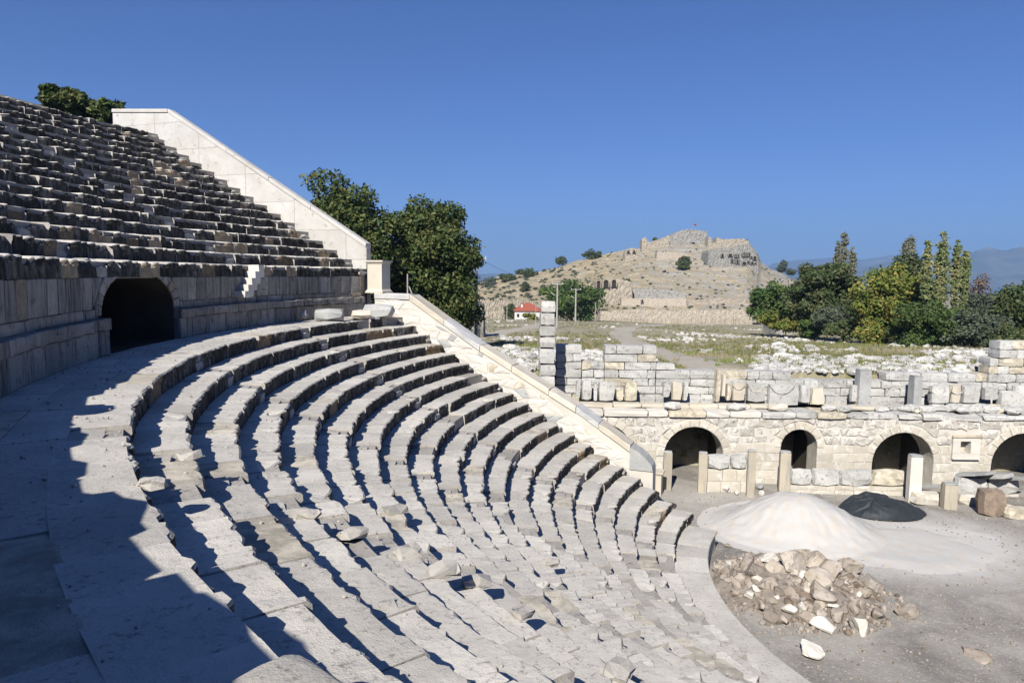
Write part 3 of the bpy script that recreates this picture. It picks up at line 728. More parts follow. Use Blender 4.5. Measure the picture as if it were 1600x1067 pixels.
def facade_core():
    B = MB(); yy = .03
    xs = sorted([XF0, XF1] + [v for a in ARCH for v in (a[0] - a[1], a[0] + a[1])])
    for i in range(0, len(xs), 2):
        a_, b_ = xs[i], xs[i + 1]; n0, n1, m0, m1 = nichex[0] + .1, nichex[1] - .1, nichex[2] + .1, nichex[3] - .1
        R4 = [(a_, -.2, b_, ZL)] if not (a_ < n0 < b_) else [(a_, -.2, n0, ZL), (n1, -.2, b_, ZL), (n0, -.2, n1, m0), (n0, m1, n1, ZL)]
        for (p0, q0, p1, q1) in R4: B.add([ff(p0, q0, -yy), ff(p1, q0, -yy), ff(p1, q1, -yy), ff(p0, q1, -yy)], [(0, 1, 2, 3)])
    for (cx, r, cz) in ARCH:
        P = [(cx + r * math.cos(t), cz + r * math.sin(t)) for t in np.linspace(0, PI, 21)]; n = len(P)
        B.add([ff(*p, -yy) for p in P] + [ff(p[0], ZL, -yy) for p in P], [(i, n + i, n + i + 1, i + 1) for i in range(n - 1)])
        Q = [(cx + r, -.2)] + P + [(cx - r, -.2)]; n = len(Q); dp = 1.3
        B.add([ff(*p, -yy) for p in Q] + [ff(*p, -dp) for p in Q], [(i, i + 1, n + i + 1, n + i) for i in range(n - 1)], 1)
    B.add([ff(XF0, ZL, 0.02), ff(XF1, ZL, .02), ff(XF1, ZL, -4), ff(XF0, ZL, -4)], [(0, 1, 2, 3)])
    B.build('wall_core', [m_mortar, m_fac], stage)
    # corridor behind the facade: inner side of facade, far wall, ceiling with gaps where the roof has fallen
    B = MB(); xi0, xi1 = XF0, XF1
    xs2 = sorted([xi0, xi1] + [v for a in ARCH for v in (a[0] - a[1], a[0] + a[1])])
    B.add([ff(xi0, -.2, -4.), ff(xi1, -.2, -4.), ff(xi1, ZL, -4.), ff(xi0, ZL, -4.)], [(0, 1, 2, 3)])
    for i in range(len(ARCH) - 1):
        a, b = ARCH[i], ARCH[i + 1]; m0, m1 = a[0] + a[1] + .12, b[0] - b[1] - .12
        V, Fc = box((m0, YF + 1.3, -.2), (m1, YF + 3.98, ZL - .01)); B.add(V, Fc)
    B.build('inner_wall', m_shade_in, stage)
facade_core()
for (cx, r, cz) in ARCH:
    nv = 11 if r > 1.2 else 7
    for k in range(nv):
        t0, t1 = PI * k / nv, PI * (k + 1) / nv; tm = (t0 + t1) / 2; ro = r + random.uniform(.34, .46)
        q = [(cx + rr * math.cos(t), cz + rr * math.sin(t)) for rr, t in ((r, t0), (ro, t0), (ro * 1.02, tm), (ro, t1), (r, t1), (r * 1.0, tm))]
        V, Fc = poly_stone(q, ff, .5, .03, .008, .03, .01, .03); add('arch_stone', V, Fc, m_fac, stage)
# framed niche
x0, x1, z0, z1 = nichex; hx0, hx1, hz0, hz1 = aty(1499, 700, YF)[0], aty(1515, 700, YF)[0], aty(1507, 708, YF)[2], aty(1507, 689, YF)[2]
nf = []
for (a, b, c, d) in ((x0, z0, x1, hz0), (x0, hz1, x1, z1), (x0, hz0, hx0, hz1), (hx1, hz0, x1, hz1)):
    V, Fc = box((a + .003, YF - .10, b + .003), (c - .003, YF + .4, d - .003)); add('window_frame', V, Fc, m_wallw, stage)
V, Fc = box((x0 - .05, YF - .16, z1 - .10), (x1 + .05, YF - .08, z1 + .03)); add('window_lintel', V, Fc, m_wallw, stage)
V, Fc = box((x0 + .02, YF - .15, z0 - .0), (x1 - .02, YF - .08, z0 + .1)); add('window_sill', V, Fc, m_wallw, stage)
V, Fc = box((hx0 - .1, YF + .42, hz0 - .1), (hx1 + .1, YF + .5, hz1 + .1)); add('window_back', V, Fc, m_cream, stage)
# cornice slabs along the ledge
x = 1.0
while x < XF1:
    L = random.uniform(1.1, 2.4); far = x > 17; zz = ZL + .34 + (random.uniform(-.12, .02) if far else 0)
    V, Fc = rough_block((x + L / 2, YF + .75 + random.uniform(-.04, .04), (ZL + zz) / 2), (L - .03, 1.75 + random.uniform(-.1, .1), zz - ZL), rz=random.gauss(0, .02 if far else .003), rx=random.gauss(0, .03 if far else .004), rd=.10, nse=.012 if not far else .03)
    add('cornice_slab', V, Fc, m_wallw if x < 12 else m_face_g, stage); x += L
x = 3.6
while x < XF1:      # second, set back course of mouldings
    L = random.uniform(1.0, 2.2)
    if random.random() < .75 or x < 14:
        V, Fc = rough_block((x + L / 2, YF + 1.05 + random.uniform(-.05, .05), ZL + .34 + .11), (L - .03, .7, .22), rz=random.gauss(0, .01), rd=.12, nse=.012); add('moulding_slab', V, Fc, m_cream if x < 19 else m_face_g, stage)
    x += L
# back wall on the ledge, its broken top read off the photograph
prof = [(846, 560), (868, 560), (869, 535), (908, 535), (909, 566), (944, 566), (945, 533), (1025, 533), (1026, 562), (1045, 575), (1119, 577), (1121, 575), (1200, 580), (1250, 590), (1345, 596), (1378, 596), (1379, 580), (1546, 585), (1547, 557), (1559, 557), (1560, 533), (1640, 533), (1800, 540)]
ptx = [aty(p[0], p[1], YB)[0] for p in prof]; ptz = [aty(p[0], p[1], YB)[2] for p in prof]
fb = plane_map((0, YB, 0), (1, 0, 0), (0, -1, 0))
zb = ZL + .34; k = 0; XB = [aty(q, 560, YB)[0] for q in (869, 909, 944.5, 1025.5, 1546, 1560)]
while zb < 8.2:
    hh = (.52, .46, .44, .48, .44, .46, .5, .5)[k % 8]; x = ptx[0]
    while x < XF1:
        L = random.uniform(.5, 2.0)
        for xb in XB:
            if x < xb - .06 and x + L > xb - .2: L = xb - x; break
        xm = min(x + L, XF1); tops = float(np.interp((x + xm) / 2, ptx, ptz))
        if zb + hh * .55 < tops:
            q = [(x, zb), (xm, zb), (xm, min(zb + hh, tops + .1)), (x, min(zb + hh, tops + .1))]
            V, Fc = rough_block(((x + xm) / 2, YB + .45, (q[0][1] + q[2][1]) / 2), (xm - x - .012, .95 + random.uniform(-.12, .12), q[2][1] - q[0][1] - .008), rz=random.gauss(0, .01), rd=.06, nse=.014)
            add('back_wall_stone', V, Fc, m_face_g, stage)
        x += L
    zb += hh; k += 1
# tall pillar of squared blocks
pil = empty('pillar', (aty(855, 600, 37.9)[0], 38.3, ZL + .34), 'tall pillar of stacked grey blocks at the left end of the stage building', 'pillar')
zs = [aty(855, p, 37.9)[2] for p in (610, 586, 568, 543, 525, 508, 488, 470)]
for k in range(len(zs) - 1):
    V, Fc = rough_block((aty(855, 540, 37.9)[0] + random.uniform(-.03, .03), 38.55 - (.3 if k >= 4 else 0), (zs[k] + zs[k + 1]) / 2), (.86 if k < 5 else .80, 2.0 if k < 4 else 1.4, zs[k + 1] - zs[k] - .015), rz=random.gauss(0, .01), rd=.08, nse=.012)
    add('pillar_block', V, Fc, m_rubble if k > 2 else m_face_g, pil)
V, Fc = box((aty(835, 600, 37.9)[0] - .3, 38.0, 0), (aty(872, 600, 37.9)[0], 40, ZL + .5)); add('pillar_footing', V, Fc, m_fac, pil)
# carved frieze pieces and blocks standing on the ledge (px box, material, tilt)
FR = [(900, 595, 908, 622, 'g'), (909, 594, 926, 625, 'g'), (928, 597, 934, 626, 'g'), (935, 596, 961, 627, 'g'), (963, 608, 975, 626, 'g'), (976, 597, 997, 627, 'g'), (1036, 597, 1048, 621, 'g'), (1050, 597, 1067, 626, 'c'), (1068, 597, 1076, 626, 'g'),
      (1118, 578, 1127, 628, 'g'), (1128, 585, 1135, 620, 'c'), (1136, 600, 1144, 626, 'g'), (1145, 598, 1166, 627, 'c'), (1168, 599, 1198, 628, 'g'), (1201, 601, 1250, 634, 'g'),
      (1268, 606, 1290, 633, 'c'), (1330, 602, 1350, 629, 'g'), (1455, 603, 1486, 631, 'g'), (1487, 602, 1504, 630, 'c'), (1505, 602, 1533, 631, 'g'), (1538, 606, 1562, 625, 'g'), (1562, 612, 1598, 640, 'g'), (1585, 603, 1625, 635, 'g'), (1500, 632, 1545, 648, 'g'), (1250, 602, 1268, 630, 'g')]
for (a, b, c, d, mt) in FR:
    Yq = YF + 1.15; p, q = aty(a, d, Yq), aty(c, b, Yq); zf = max(p[2], ZL + .3)
    V, Fc = rough_block(((p[0] + q[0]) / 2, Yq + .25, (zf + q[2]) / 2), (q[0] - p[0] - .01, .5 + random.uniform(-.08, .08), q[2] - zf), rz=random.gauss(0, .03), rx=random.gauss(0, .02), rd=.14, nse=.018)
    add('frieze_block', V, Fc, m_face_g if mt == 'g' else m_cream, stage)
for (cx_, cy_, rr) in ((1155, 600, 9), (1182, 602, 11), (1223, 596, 20), (1466, 605, 12), (1497, 603, 13)):   # half-round garlands carved on the frieze
    P0 = aty(cx_, cy_, YF + 1.12); R1 = rr * (YF + 1.1) / F_PX
    pts = [(P0[0] + R1 * math.cos(t), YF + 1.15, P0[2] - .0 + R1 * 1.0 * math.sin(t)) for t in np.linspace(PI * 1.02, PI * 1.98, 12)]
    V, Fc = tube(pts, .03, .03, 6); add('carved_garland', V, Fc, m_face_g, stage, smooth=True)
for (a, b, c, d, lab) in ((1337, 579, 1363, 632, 'taller of two square grey posts standing on the stage ledge'), (1422, 589, 1443, 633, 'shorter of two square grey posts standing on the stage ledge')):
    Yq = YF + .95; p, q = aty(a + 4, d, Yq), aty(c, b, Yq); t_ = empty('ledge_post', ((p[0] + q[0]) / 2, Yq, ZL + .34), lab, 'post')
    V, Fc = rough_block(((p[0] + q[0]) / 2, Yq + .3, (ZL + .30 + q[2]) / 2), (q[0] - p[0], .62, q[2] - ZL - .30), rd=.05, nse=.006); add('shaft', V, Fc, m_grey, t_)
    V, Fc = rough_block(((p[0] + q[0]) / 2, Yq + .3, q[2] + .02), (q[0] - p[0] - .06, .5, .05), rd=.1, nse=.006); add('post_top', V, Fc, m_grey, t_)
LOOSE = [(1050, 640, 1.0, .45, 'dark grey broken block lying on the ledge above the first arch'), (1150, 640, 1.05, .42, 'round stacked drum stone on the ledge between two arches'), (1215, 640, 1.1, .4, 'rough tan and white slab on the ledge above the narrow arch')]
for (a, b, L, h, lab) in LOOSE:
    p = aty(a, b, YF + .3); V, Fc = rough_block((p[0], YF + .32, ZL + .34 + h / 2), (L, .55, h), rz=.2, rd=.3, nse=.03); tag(add('loose_block', V, Fc, m_face_g if a != 1215 else m_fac), lab, 'stone block')
for k in range(34):   # tumbled stones on the right end of the ledge and its top
    a = random.uniform(1290, 1640); p = aty(a, 640, YF + random.uniform(.1, 1.3)); s = random.uniform(.25, .6)
    V, Fc = rough_block((p[0], p[1], ZL + .34 + s * .3), (s * 1.8, s, s * .7), rz=random.uniform(-.6, .6), rx=random.gauss(0, .12), rd=.3, nse=.03)
    tag(add('fallen_block', V, Fc, m_face_g), 'tumbled grey block on the right part of the stage ledge', 'stone block', 'tumbled blocks on the stage ledge')

# barrier in front of the stage: square posts and low wall of rough blocks
POSTS = [(1036, 705, 1050, 768, 'c', 'square post standing next to the pedestal at the end wall foot'), (1091, 706, 1105, 772, 'c', 'square post at the right side of the path into the first arch'),
         (1167, 703, 1180, 778, 'g', 'slim grey topped post at the right end of the first low wall'), (1218, 705, 1235, 775, 'c', 'ochre square post just left of the sand heap in front of the narrow arch'),
         (1421, 711, 1440, 784, 'w', 'tall white square post behind the right edge of the black tarpaulin'), (1476, 755, 1497, 795, 'c', 'short round topped post beside the broken bench slabs')]
for (a, b, c, d, mt, lab) in POSTS:
    p = atz((a + c) / 2, d, .05); Yq = p[1]; q = aty((a + c) / 2, b, Yq); wd = (c - a) * Yq / F_PX
    t_ = empty('stone_post', (p[0], Yq, 0), lab, 'post')
    V, Fc = rough_block((p[0], Yq + wd * .4, (q[2] - .1) / 2 - .02), (wd, wd * .8, q[2] - .06), rz=random.uniform(-.25, -.1), rd=.06, nse=.006); add('shaft', V, Fc, {'c': m_post, 'g': m_post, 'w': m_wallw}[mt], t_)
    V, Fc = rough_block((p[0], Yq + wd * .4, q[2] - .07), (wd * .94, wd * .74, .1), rz=-.18, rd=.3, nse=.006); add('post_head', V, Fc, m_grey, t_)
def low_wall(x0, x1, ytop, ymid, label):
    Yw = 35.9; a, b = aty(x0, 750, Yw)[0], aty(x1, 750, Yw)[0]; zt_ = aty((x0 + x1) / 2, ytop, Yw)[2]; zm = aty((x0 + x1) / 2, ymid, Yw)[2]
    th = empty('low_wall', ((a + b) / 2, Yw, 0), label, 'wall'); x = a
    while x < b - .1:
        L = min(random.uniform(1.2, 2.1), b - x)
        if b - x - L < .5: L = b - x
        V, Fc = rough_block((x + L / 2, Yw + .3, (zm + zt_) / 2), (L - .03, .62, zt_ - zm), rd=.2, nse=.03); add('top_block', V, Fc, m_face_g, th); x += L
    for q in courses(a, b, [zm / 2, zm / 2], 0, .5, 1.2, .01):
        V, Fc = poly_stone(q, plane_map((0, Yw + .08, 0), (1, 0, 0), (0, -1, 0)), .4, 0, .006, .025, .012, .02); add('base_stone', V, Fc, m_fac, th)
low_wall(1105, 1168, 711, 734, 'first low wall of two pitted grey blocks between two posts'); low_wall(1236, 1422, 735, 760, 'long low wall of rough grey blocks behind the heap of sand'); low_wall(1497, 1596, 747, 773, 'low wall of grey blocks at the right edge of the stage front')
SL = [((1470, 757), 1.9, .5, .12, 'leaning bench slab between the white post and the short post'), ((1530, 738), 1.6, .9, .14, 'flat grey slab lying on the low wall at the right'), ((1560, 742), 1.5, .9, .22, 'wedge shaped grey slab leaning on the right low wall'), ((1592, 745), 1.4, .8, .12, 'pale slab by the rightmost arch foot')]
for (pp, L, wd, h, lab) in SL:
    p = aty(*pp, 35.6); V, Fc = rough_block((p[0], 35.9, p[2] - .15), (wd, L, h), rz=.5, rx=-.28, rd=.1, nse=.01); tag(add('stone_slab', V, Fc, m_grey), lab, 'stone slab')
for (pp, dm, lab) in (((1556, 808), (1.15, .9, 1.3), 'big brown and white hewn block in front of the right low wall'), ((1590, 812), (.9, .7, .6), 'dark square block stack at the right edge of the orchestra'), ((1453, 790), (1.5, .9, .62), 'broad pale step block beside the tall white post'), ((1520, 790), (1.2, .8, .6), 'cream cut block left of the big brown block')):
    p = atz(*pp, 0); V, Fc = rough_block((p[0], p[1] + dm[1] / 2, dm[2] / 2 - .03), dm, rz=random.uniform(-.3, .1), rd=.16, nse=.03); tag(add('hewn_block', V, Fc, m_rock if pp[0] == 1556 else m_face_g if pp[0] == 1590 else m_fac), lab, 'stone block')
for (px_, py_, s_, lab) in ((1133, 768, .5, 'white rock lying before the first low wall'), (1150, 772, .3, 'small pale rock right of the white rock by the low wall'), (1190, 773, .35, 'small rock between slim post and sand heap'), (1187, 765, .55, 'bluish stone block at the stage wall foot between two posts')):
    p = atz(px_, py_, .1); V, Fc = rock((p[0], p[1], .1 + s_ * .3), (s_ * 1.2, s_, s_ * .9)); tag(add('rock', V, Fc, m_rockw if s_ != .55 else m_grey), lab, 'rock')

# ------------------------------------------------------------------ orchestra heaps
def sand_heap():
    c = atz(1243, 826, 0); cx, cy = c[0], c[1]; xs = np.arange(cx - 5.5, cx + 10.5, .11); ys = np.arange(cy - 5.5, cy + 4.5, .11); X, Y = np.meshgrid(xs, ys)
    d = np.hypot((X - cx) / 1.08, (Y - cy) / .95) + .18 * fbm(X, Y, .9, 11); Z = np.maximum(0, 2.0 - .62 * np.maximum(d - .25, 0)); Z = -np.log(np.exp(-Z * 5) + math.exp(-1.72 * 5)) / 5 + (Z > .3) * (.10 * fbm(X, Y, .8, 4) + .05 * fbm(X, Y, 3.0, 6))
    Z = np.where(Z > .35, Z, .35 * np.exp((Z - .35) / .35) * (Z > 0)) + np.where(Z <= 0, .10 * np.exp(-np.maximum(d - 3.2, 0) / .7), 0)
    ang = np.arctan2(Y - cy, X - cx); Z += (Z > .25) * .05 * fbm(ang * 7, d * .4, 1.3, 8)
    tx = atz(1400, 855, 0); e = np.hypot((X - tx[0]) / 4.6, (Y - tx[1]) / 2.9) + .35 * fbm(X, Y, .5, 12); Z = np.maximum(Z, .10 * (1 - smooth(.5, 1.0, e)) + .012 * fbm(X, Y, 3, 2)) - .03
    Z = Z + Zo(X, Y); V = np.stack([X.ravel(), Y.ravel(), Z.ravel()], 1); nx = len(xs); keep = (Z - Zo(X, Y) > -.035)
    Fc = [(j * nx + i, j * nx + i + 1, (j + 1) * nx + i + 1, (j + 1) * nx + i) for j in range(len(ys) - 1) for i in range(nx - 1) if keep[j:j + 2, i:i + 2].any()]
    M, t, b = newmat('pale_sand'); g = nd(t, 'ShaderNodeNewGeometry'); p = g.outputs['Position']; n1 = nz(t, sclvec(t, p, (2.2, 1, .5)), 1.4, 5); n2 = nz(t, p, 22, 4, .7)
    cc = mix(t, rng_(t, n1, .5, .7), (.50, .485, .455), (.53, .46, .38)); cc = mix(t, rng_(t, n2, .55, .75), cc, (.56, .545, .52)); t.links.new(cc, b.inputs['Base Color'])
    bp = nd(t, 'ShaderNodeBump'); bp.inputs['Distance'].default_value = .015; t.links.new(n2, bp.inputs['Height']); t.links.new(bp.outputs[0], b.inputs['Normal'])
    tag(add('sand_heap', V, Fc, M, smooth=True), 'large pale heap of sand or stone dust spilling to the right on the orchestra floor', 'sand heap')
sand_heap()
def tarp():
    c = atz(1388, 806, 0); cx, cy = c[0], c[1] + .6; n, m_ = 120, 70; V = []
    rl, rr = atz(1300, 790, 0)[0] - cx, atz(1462, 812, 0)[0] - cx
    for j in range(m_ + 1):
        for i in range(n + 1):
            u = -1 + 2 * i / n; v = -1 + 2 * j / m_; L = math.sqrt(max(u * u, 1e-9) + v * v); k = max(abs(u), abs(v)) / max(L, 1e-6)
            uu, vv = u * k, v * k; rad = max(abs(u), abs(v)); x = cx + uu * (rr if uu > 0 else -rl); y = cy + vv * (1.5 if vv < 0 else 1.2)
            x += .12 * nse3(u * 2, v * 2, 3); h = .68 * (1 - rad ** 4.2) ** .7 * (1 - .62 * smooth(-.1, .8, uu) - .25 * smooth(-.2, -.9, uu) + .30 * nse3(u * 2.6 + 4, v * 1.6, 1)) if rad < 1 else 0
            fold = .13 * nse3(u * 2.2 + v * 1.3, v * 7 + u * 2.5, 2) + .05 * nse3(u * 9, v * 14, 7) + .04 * abs(nse3(u * 4, v * 6, 9))
            V.append((x, y, float(Zo(x, y)) + .05 + max(0, h + fold * (1 - rad ** 6)) + .012))
    Fc = [(j * (n + 1) + i, j * (n + 1) + i + 1, (j + 1) * (n + 1) + i + 1, (j + 1) * (n + 1) + i) for j in range(m_) for i in range(n)]
    M = plain('black_tarpaulin', (.022, .027, .032), .5, (.034, .04, .046), 3)
    tag(add('tarpaulin', V, Fc, M, smooth=True), 'crumpled black tarpaulin spread over a low mound behind the sand heap', 'tarpaulin')
tarp()
rsx = np.random.default_rng(21)
ICO[4] = ico(4)
BIG = [((1165, 878), .95, 0), ((1200, 872), .95, 1), ((1238, 880), 1.35, 2), ((1275, 880), 1.25, 2), ((1297, 890), 1.25, 3), ((1330, 885), 1.35, 2), ((1278, 905), 1.25, 2), ((1280, 925), 1.3, 2), ((1362, 912), 1.1, 2), ((1212, 885), .9, 2), ((1178, 895), .95, 3), ((1252, 865), 1.0, 2), ((1190, 870), .5, 1), ((1172, 928), .55, 1), ((1233, 952), .65, 1), ((1300, 945), .5, 1), ((1262, 965), .75, 0), ((1286, 975), .85, 1), ((1345, 978), .95, 1), ((1208, 962), .8, 3), ((1226, 968), .6, 3), ((1370, 960), .65, 0), ((1310, 960), .7, 3), ((1190, 945), .65, 2)]
nm = ['mottled brown and white', 'bright white', 'rounded dark brown', 'tan broken']
hc = atz(1250, 935, 0)
def heap_z(x, y): 
    d = math.hypot((x - hc[0]) / 2.95, (y - hc[1] - .8) / 2.6); return max(0, 1 - d * d) * .6
def rockheap():
    items = []
    for (p, s, kd) in BIG:
        s *= .92
        # place on the heap surface along this bearing
        r = ray(*p); k = 20.0
        while k < 60:
            P = r * k + [0, 0, ZC]
            if P[2] < heap_z(P[0], P[1]) + .25 * s: break
            k += .05
        items.append((P, s, kd, p))
    for k in range(270):
        a = rsx.uniform(0, 6.28); d = math.sqrt(rsx.uniform(0, 1)); x = hc[0] + 2.7 * d * math.cos(a); y = hc[1] + .75 + 2.35 * d * math.sin(a); s = rsx.uniform(.22, .62)
        if math.hypot(x - CX, y - CY) > 12.0: continue
        items.append((np.array([x, y, heap_z(x, y) + s * .12]), s, int(rsx.choice([0, 0, 0, 3, 3, 3, 2, 2, 2, 1], 1)[0]), None))
    return items
RL = ['leftmost large mottled rock on the upper left of the heap', 'bright white rock on the upper left crest of the heap', 'big rounded brown rock on the crest left of the heap middle', 'big rounded brown rock at the very middle of the crest',
 'tall broken tan rock standing upright right of the crest middle', 'big round brown rock at the upper right of the heap', 'brown rock just below the crest middle', 'largest dark rounded rock in the centre of the heap', 'upright dark round rock at the right end of the heap',
 'brown rock between the white crest rock and the crest middle', 'tan rock with white underside on the left flank', 'brown rock poking up behind the crest', 'small square white stone on the upper left flank', 'small white pointed stone at the far left lower flank', 'white wedge stone at the left lower part of the heap',
 'small white wedge stone in the middle lower part of the heap', 'mottled pale rock at the lower edge left of the middle', 'white rock with brown patch at the lowest edge of the heap', 'bright white wedge fallen at the lower right of the heap', 'brown flat rock at the lower left edge of the heap', 'tan pointed rock beside the flat brown one at the lower edge',
 'cream rock at the right lower end of the heap', 'broken tan rock left of the white wedge', 'small round brown rock at the lower left flank']
side = ['on the left flank', 'near the left of the crest', 'at the middle', 'near the right of the crest', 'on the right flank']
for n_, (P, s, kd, p) in enumerate(rockheap()):
    V, Fc = rock(P, (s * rsx.uniform(.95, 1.2), s * rsx.uniform(.75, .95), s * rsx.uniform(.7, .95)), 3 if s > .8 else 2, rsx, 11)
    mt = {0: m_rock, 1: m_rockw, 2: stone('brown_rock', (.33, .28, .22), (.48, .43, .37), (.14, .11, .08), .45, 5, var=.2, bump=.9) if n_ == 2 else bpy.data.materials.get('brown_rock') or m_rock, 3: m_rock}[kd]
    o = add('rock', V, Fc, mt)
    if p: tag(o, RL[n_], 'rock', 'rocks in the heap on the orchestra floor')
    else: tag(o, 'smaller broken rock filling the heap of rocks before the sand', 'rock', 'small rocks in the heap on the orchestra floor')
for (px_, py_, s, kd, lab) in ((1420, 962, .95, 0, 'single brown and white boulder lying right of the rock heap'), (1265, 1024, .85, 1, 'single white block lying below the rock heap'), (1520, 1022, 1.0, 0, 'flat greyish stone sunk in the earth at lower right'), (1138, 855, .35, 3, 'small stone beside the kerb ring end'), (1133, 880, .3, 3, 'smallest stone close to the kerb ring')):
    p = atz(px_, py_, 0); fl = .3 if px_ == 1520 else .7
    V, Fc = rock((p[0], p[1], s * fl * (.33 if px_ != 1520 else .1)), (s * 1.1, s * .8, s * fl), 3, rsx, 9); tag(add('boulder', V, Fc, m_rockw if kd == 1 else m_rock), lab, 'boulder')
xs = np.arange(hc[0] - 3.8, hc[0] + 3.8, .14); ys = np.arange(hc[1] - 2.4, hc[1] + 3.8, .14); X, Y = np.meshgrid(xs, ys)
Z = np.maximum(0, 1 - ((X - hc[0]) / 2.85) ** 2 - ((Y - hc[1] - .8) / 2.5) ** 2) * .62; Z = Z - .03 + (Z > 0) * (.10 * fbm(X, Y, 2.2, 5) + .05) + Zo(X, Y); Z = np.where(np.hypot(X - CX, Y - CY) > 12.15, -.2, Z); nx = len(xs)
add('rubble_mound', np.stack([X.ravel(), Y.ravel(), Z.ravel()], 1), [(j * nx + i, j * nx + i + 1, (j + 1) * nx + i + 1, (j + 1) * nx + i) for j in range(len(ys) - 1) for i in range(nx - 1)], m_rock)['kind'] = 'stuff'
B = MB()
for k in range(3800):
    if k < 500: a = rsx.uniform(0, 6.28); d = rsx.uniform(.8, 1.25); x = hc[0] + 2.95 * d * math.cos(a); y = hc[1] + .7 + 2.6 * d * math.sin(a); s = rsx.uniform(.04, .14)
    else: x = rsx.uniform(7, 32); y = rsx.uniform(12, 36); s = rsx.uniform(.015, .06)
    if math.hypot(x - CX, y - CY) > 12.2 and y < 30: continue
    V, Fc = ICO[1]; V = V * rsx.uniform(.6, 1, 3) * s + rsx.normal(0, .1, V.shape) * s; B.add(V + [x, y, float(Zo(x, y)) + s * .3], Fc)
B.build('gravel', m_rock)['kind'] = 'stuff'

# ------------------------------------------------------------------ loose stones on seats and walkway
LS = [((297, 716), ZD - .42, .32, 'grey boulder resting on the second seat row'), ((238, 756), ZD - .1, .28, 'grey rock at the broken walkway edge'), ((478, 806), ZD - 1.68, .42, 'dark rock standing in the stair notch'), ((552, 838), ZD - 2.1, .45, 'pitted grey stone lying on a middle seat row'),
      ((640, 868), ZD - 2.52, .62, 'broken grey block jutting over the seat edge left of the pale block'), ((695, 895), ZD - 2.94, .5, 'cream broken block on the seat row near the centre'), ((606, 948), ZD - 2.94, .2, 'small white stone on a seat edge'), ((968, 1052), ZD - 5.04, .8, 'white slab lying across low seats at the bottom'), ((905, 742), ZD - 5.9, .3, 'small pale stone on a low seat'), ((620, 800), 0, .55, 'flat pale block standing out among the middle seat rows'), ((745, 912), 0, .5, 'cream block with a deep shadow at its right on a middle row'), ((860, 880), 0, .4, 'pale fragment on the tread left of the orchestra kerb'), ((1040, 940), 0, .3, 'little grey fragment on the lowest seat row'), ((815, 960), 0, .38, 'grey pitted fragment in the lower middle rows')]
def on_seat(px, py):
    for i in range(NROW):
        P = atz(px, py, ZD - RISER * i); r = math.hypot(P[0] - CX, P[1] - CY)
        if R0 - TREAD * i - .05 <= r <= R0 - TREAD * (i - 1) + (2 if i == 0 else 0): return ZD - RISER * i
    return ZD - RISER * 19
for (pp, z, s, lab) in LS:
    z = on_seat(*pp); p = atz(*pp, z); s = min(s, .5) * .82; V, Fc = rough_block((p[0], p[1], z + s * .09), (s * 1.1, s * .8, s * .45), rz=math.atan2(p[1] - CY, p[0] - CX) + random.uniform(-.5, .5), rx=random.gauss(0, .12), ry=random.gauss(0, .12), rd=.3, nse=s * .07); tag(add('loose_stone', V, Fc, m_chip), lab, 'stone')
BL = [((462, 492), .95, 'n'), ((515, 494), 1.15, 'd'), ((540, 478), .9, 'l'), ((592, 488), 1.3, 'd'), ((565, 490), .8, 'c')]
bl_l = ['leaning grey block at the left of the group by the end wall', 'pale fronted dark sided block second from left by the end wall', 'cream block behind the others at the foot of the pedestal', 'largest grey block leaning against the lower end wall', 'triangular pale fragment between the blocks by the end wall']
for (pp, s, k), lab in zip(BL, bl_l):
    p = atz(pp[0], pp[1] + 8, ZD); V, Fc = rough_block((p[0], p[1], ZD + s * .24), (s * 1.1, s * .7, s * .52), rz=random.uniform(-.5, .5), rx=random.uniform(-.25, .25), rd=.25, nse=.03); tag(add('fallen_block', V, Fc, m_grey if k in 'nd' else m_cream), lab, 'stone block')
def worn_slab(c, dims, rz, seed):
    V, Fc = ICO[3]; V = np.sign(V) * np.abs(V) ** .42; V /= np.abs(V).max(); V[:, :2] *= (1 + .05 * np.sign(V[:, 2:3])); V *= np.array(dims) / 2
    V = np.array([v * (1 + .10 * noise.noise(Vector(v * 2.2) + Vector((seed, 0, 0)))) + [0, 0, .012 * noise.noise(Vector(v * 9))] for v in V])
    return V @ np.array(Matrix.Rotation(rz, 3, 'Z')).T + np.array(c), Fc
p = atz(470, 1078, ZD + .1); V, Fc = worn_slab((p[0], p[1] - .03, ZD + .03), (.74, .42, .16), R_(-42), 3); tag(add('loose_slab', V, Fc, m_chip), 'thick pale slab with rounded worn edge in the near foreground', 'stone slab')

B = MB()      # grit and small chips lying on treads and walkway
for k in range(1500):
    a = R_(random.uniform(156, 262)); row = random.choice([0] * 5 + list(range(1, 20))); q = random.uniform(.12, .62)
    if row == 0: q = random.uniform(.1, 2.0)
    r = R0 - TREAD * row + q; x, y, z = CX + r * math.cos(a), CY + r * math.sin(a), ZD - RISER * row
    if not seen((x, y, z), 20): continue
    d_ = math.hypot(x, y); sz = random.uniform(.005, .013) if d_ < 6 else random.uniform(.009, .03)
    V, Fc = ICO[1]; B.add(V * np.array([random.uniform(.6, 1.2) for _ in range(3)]) * sz + [x, y, z + sz * .4], Fc)
B.build('grit', m_chip)['kind'] = 'stuff'
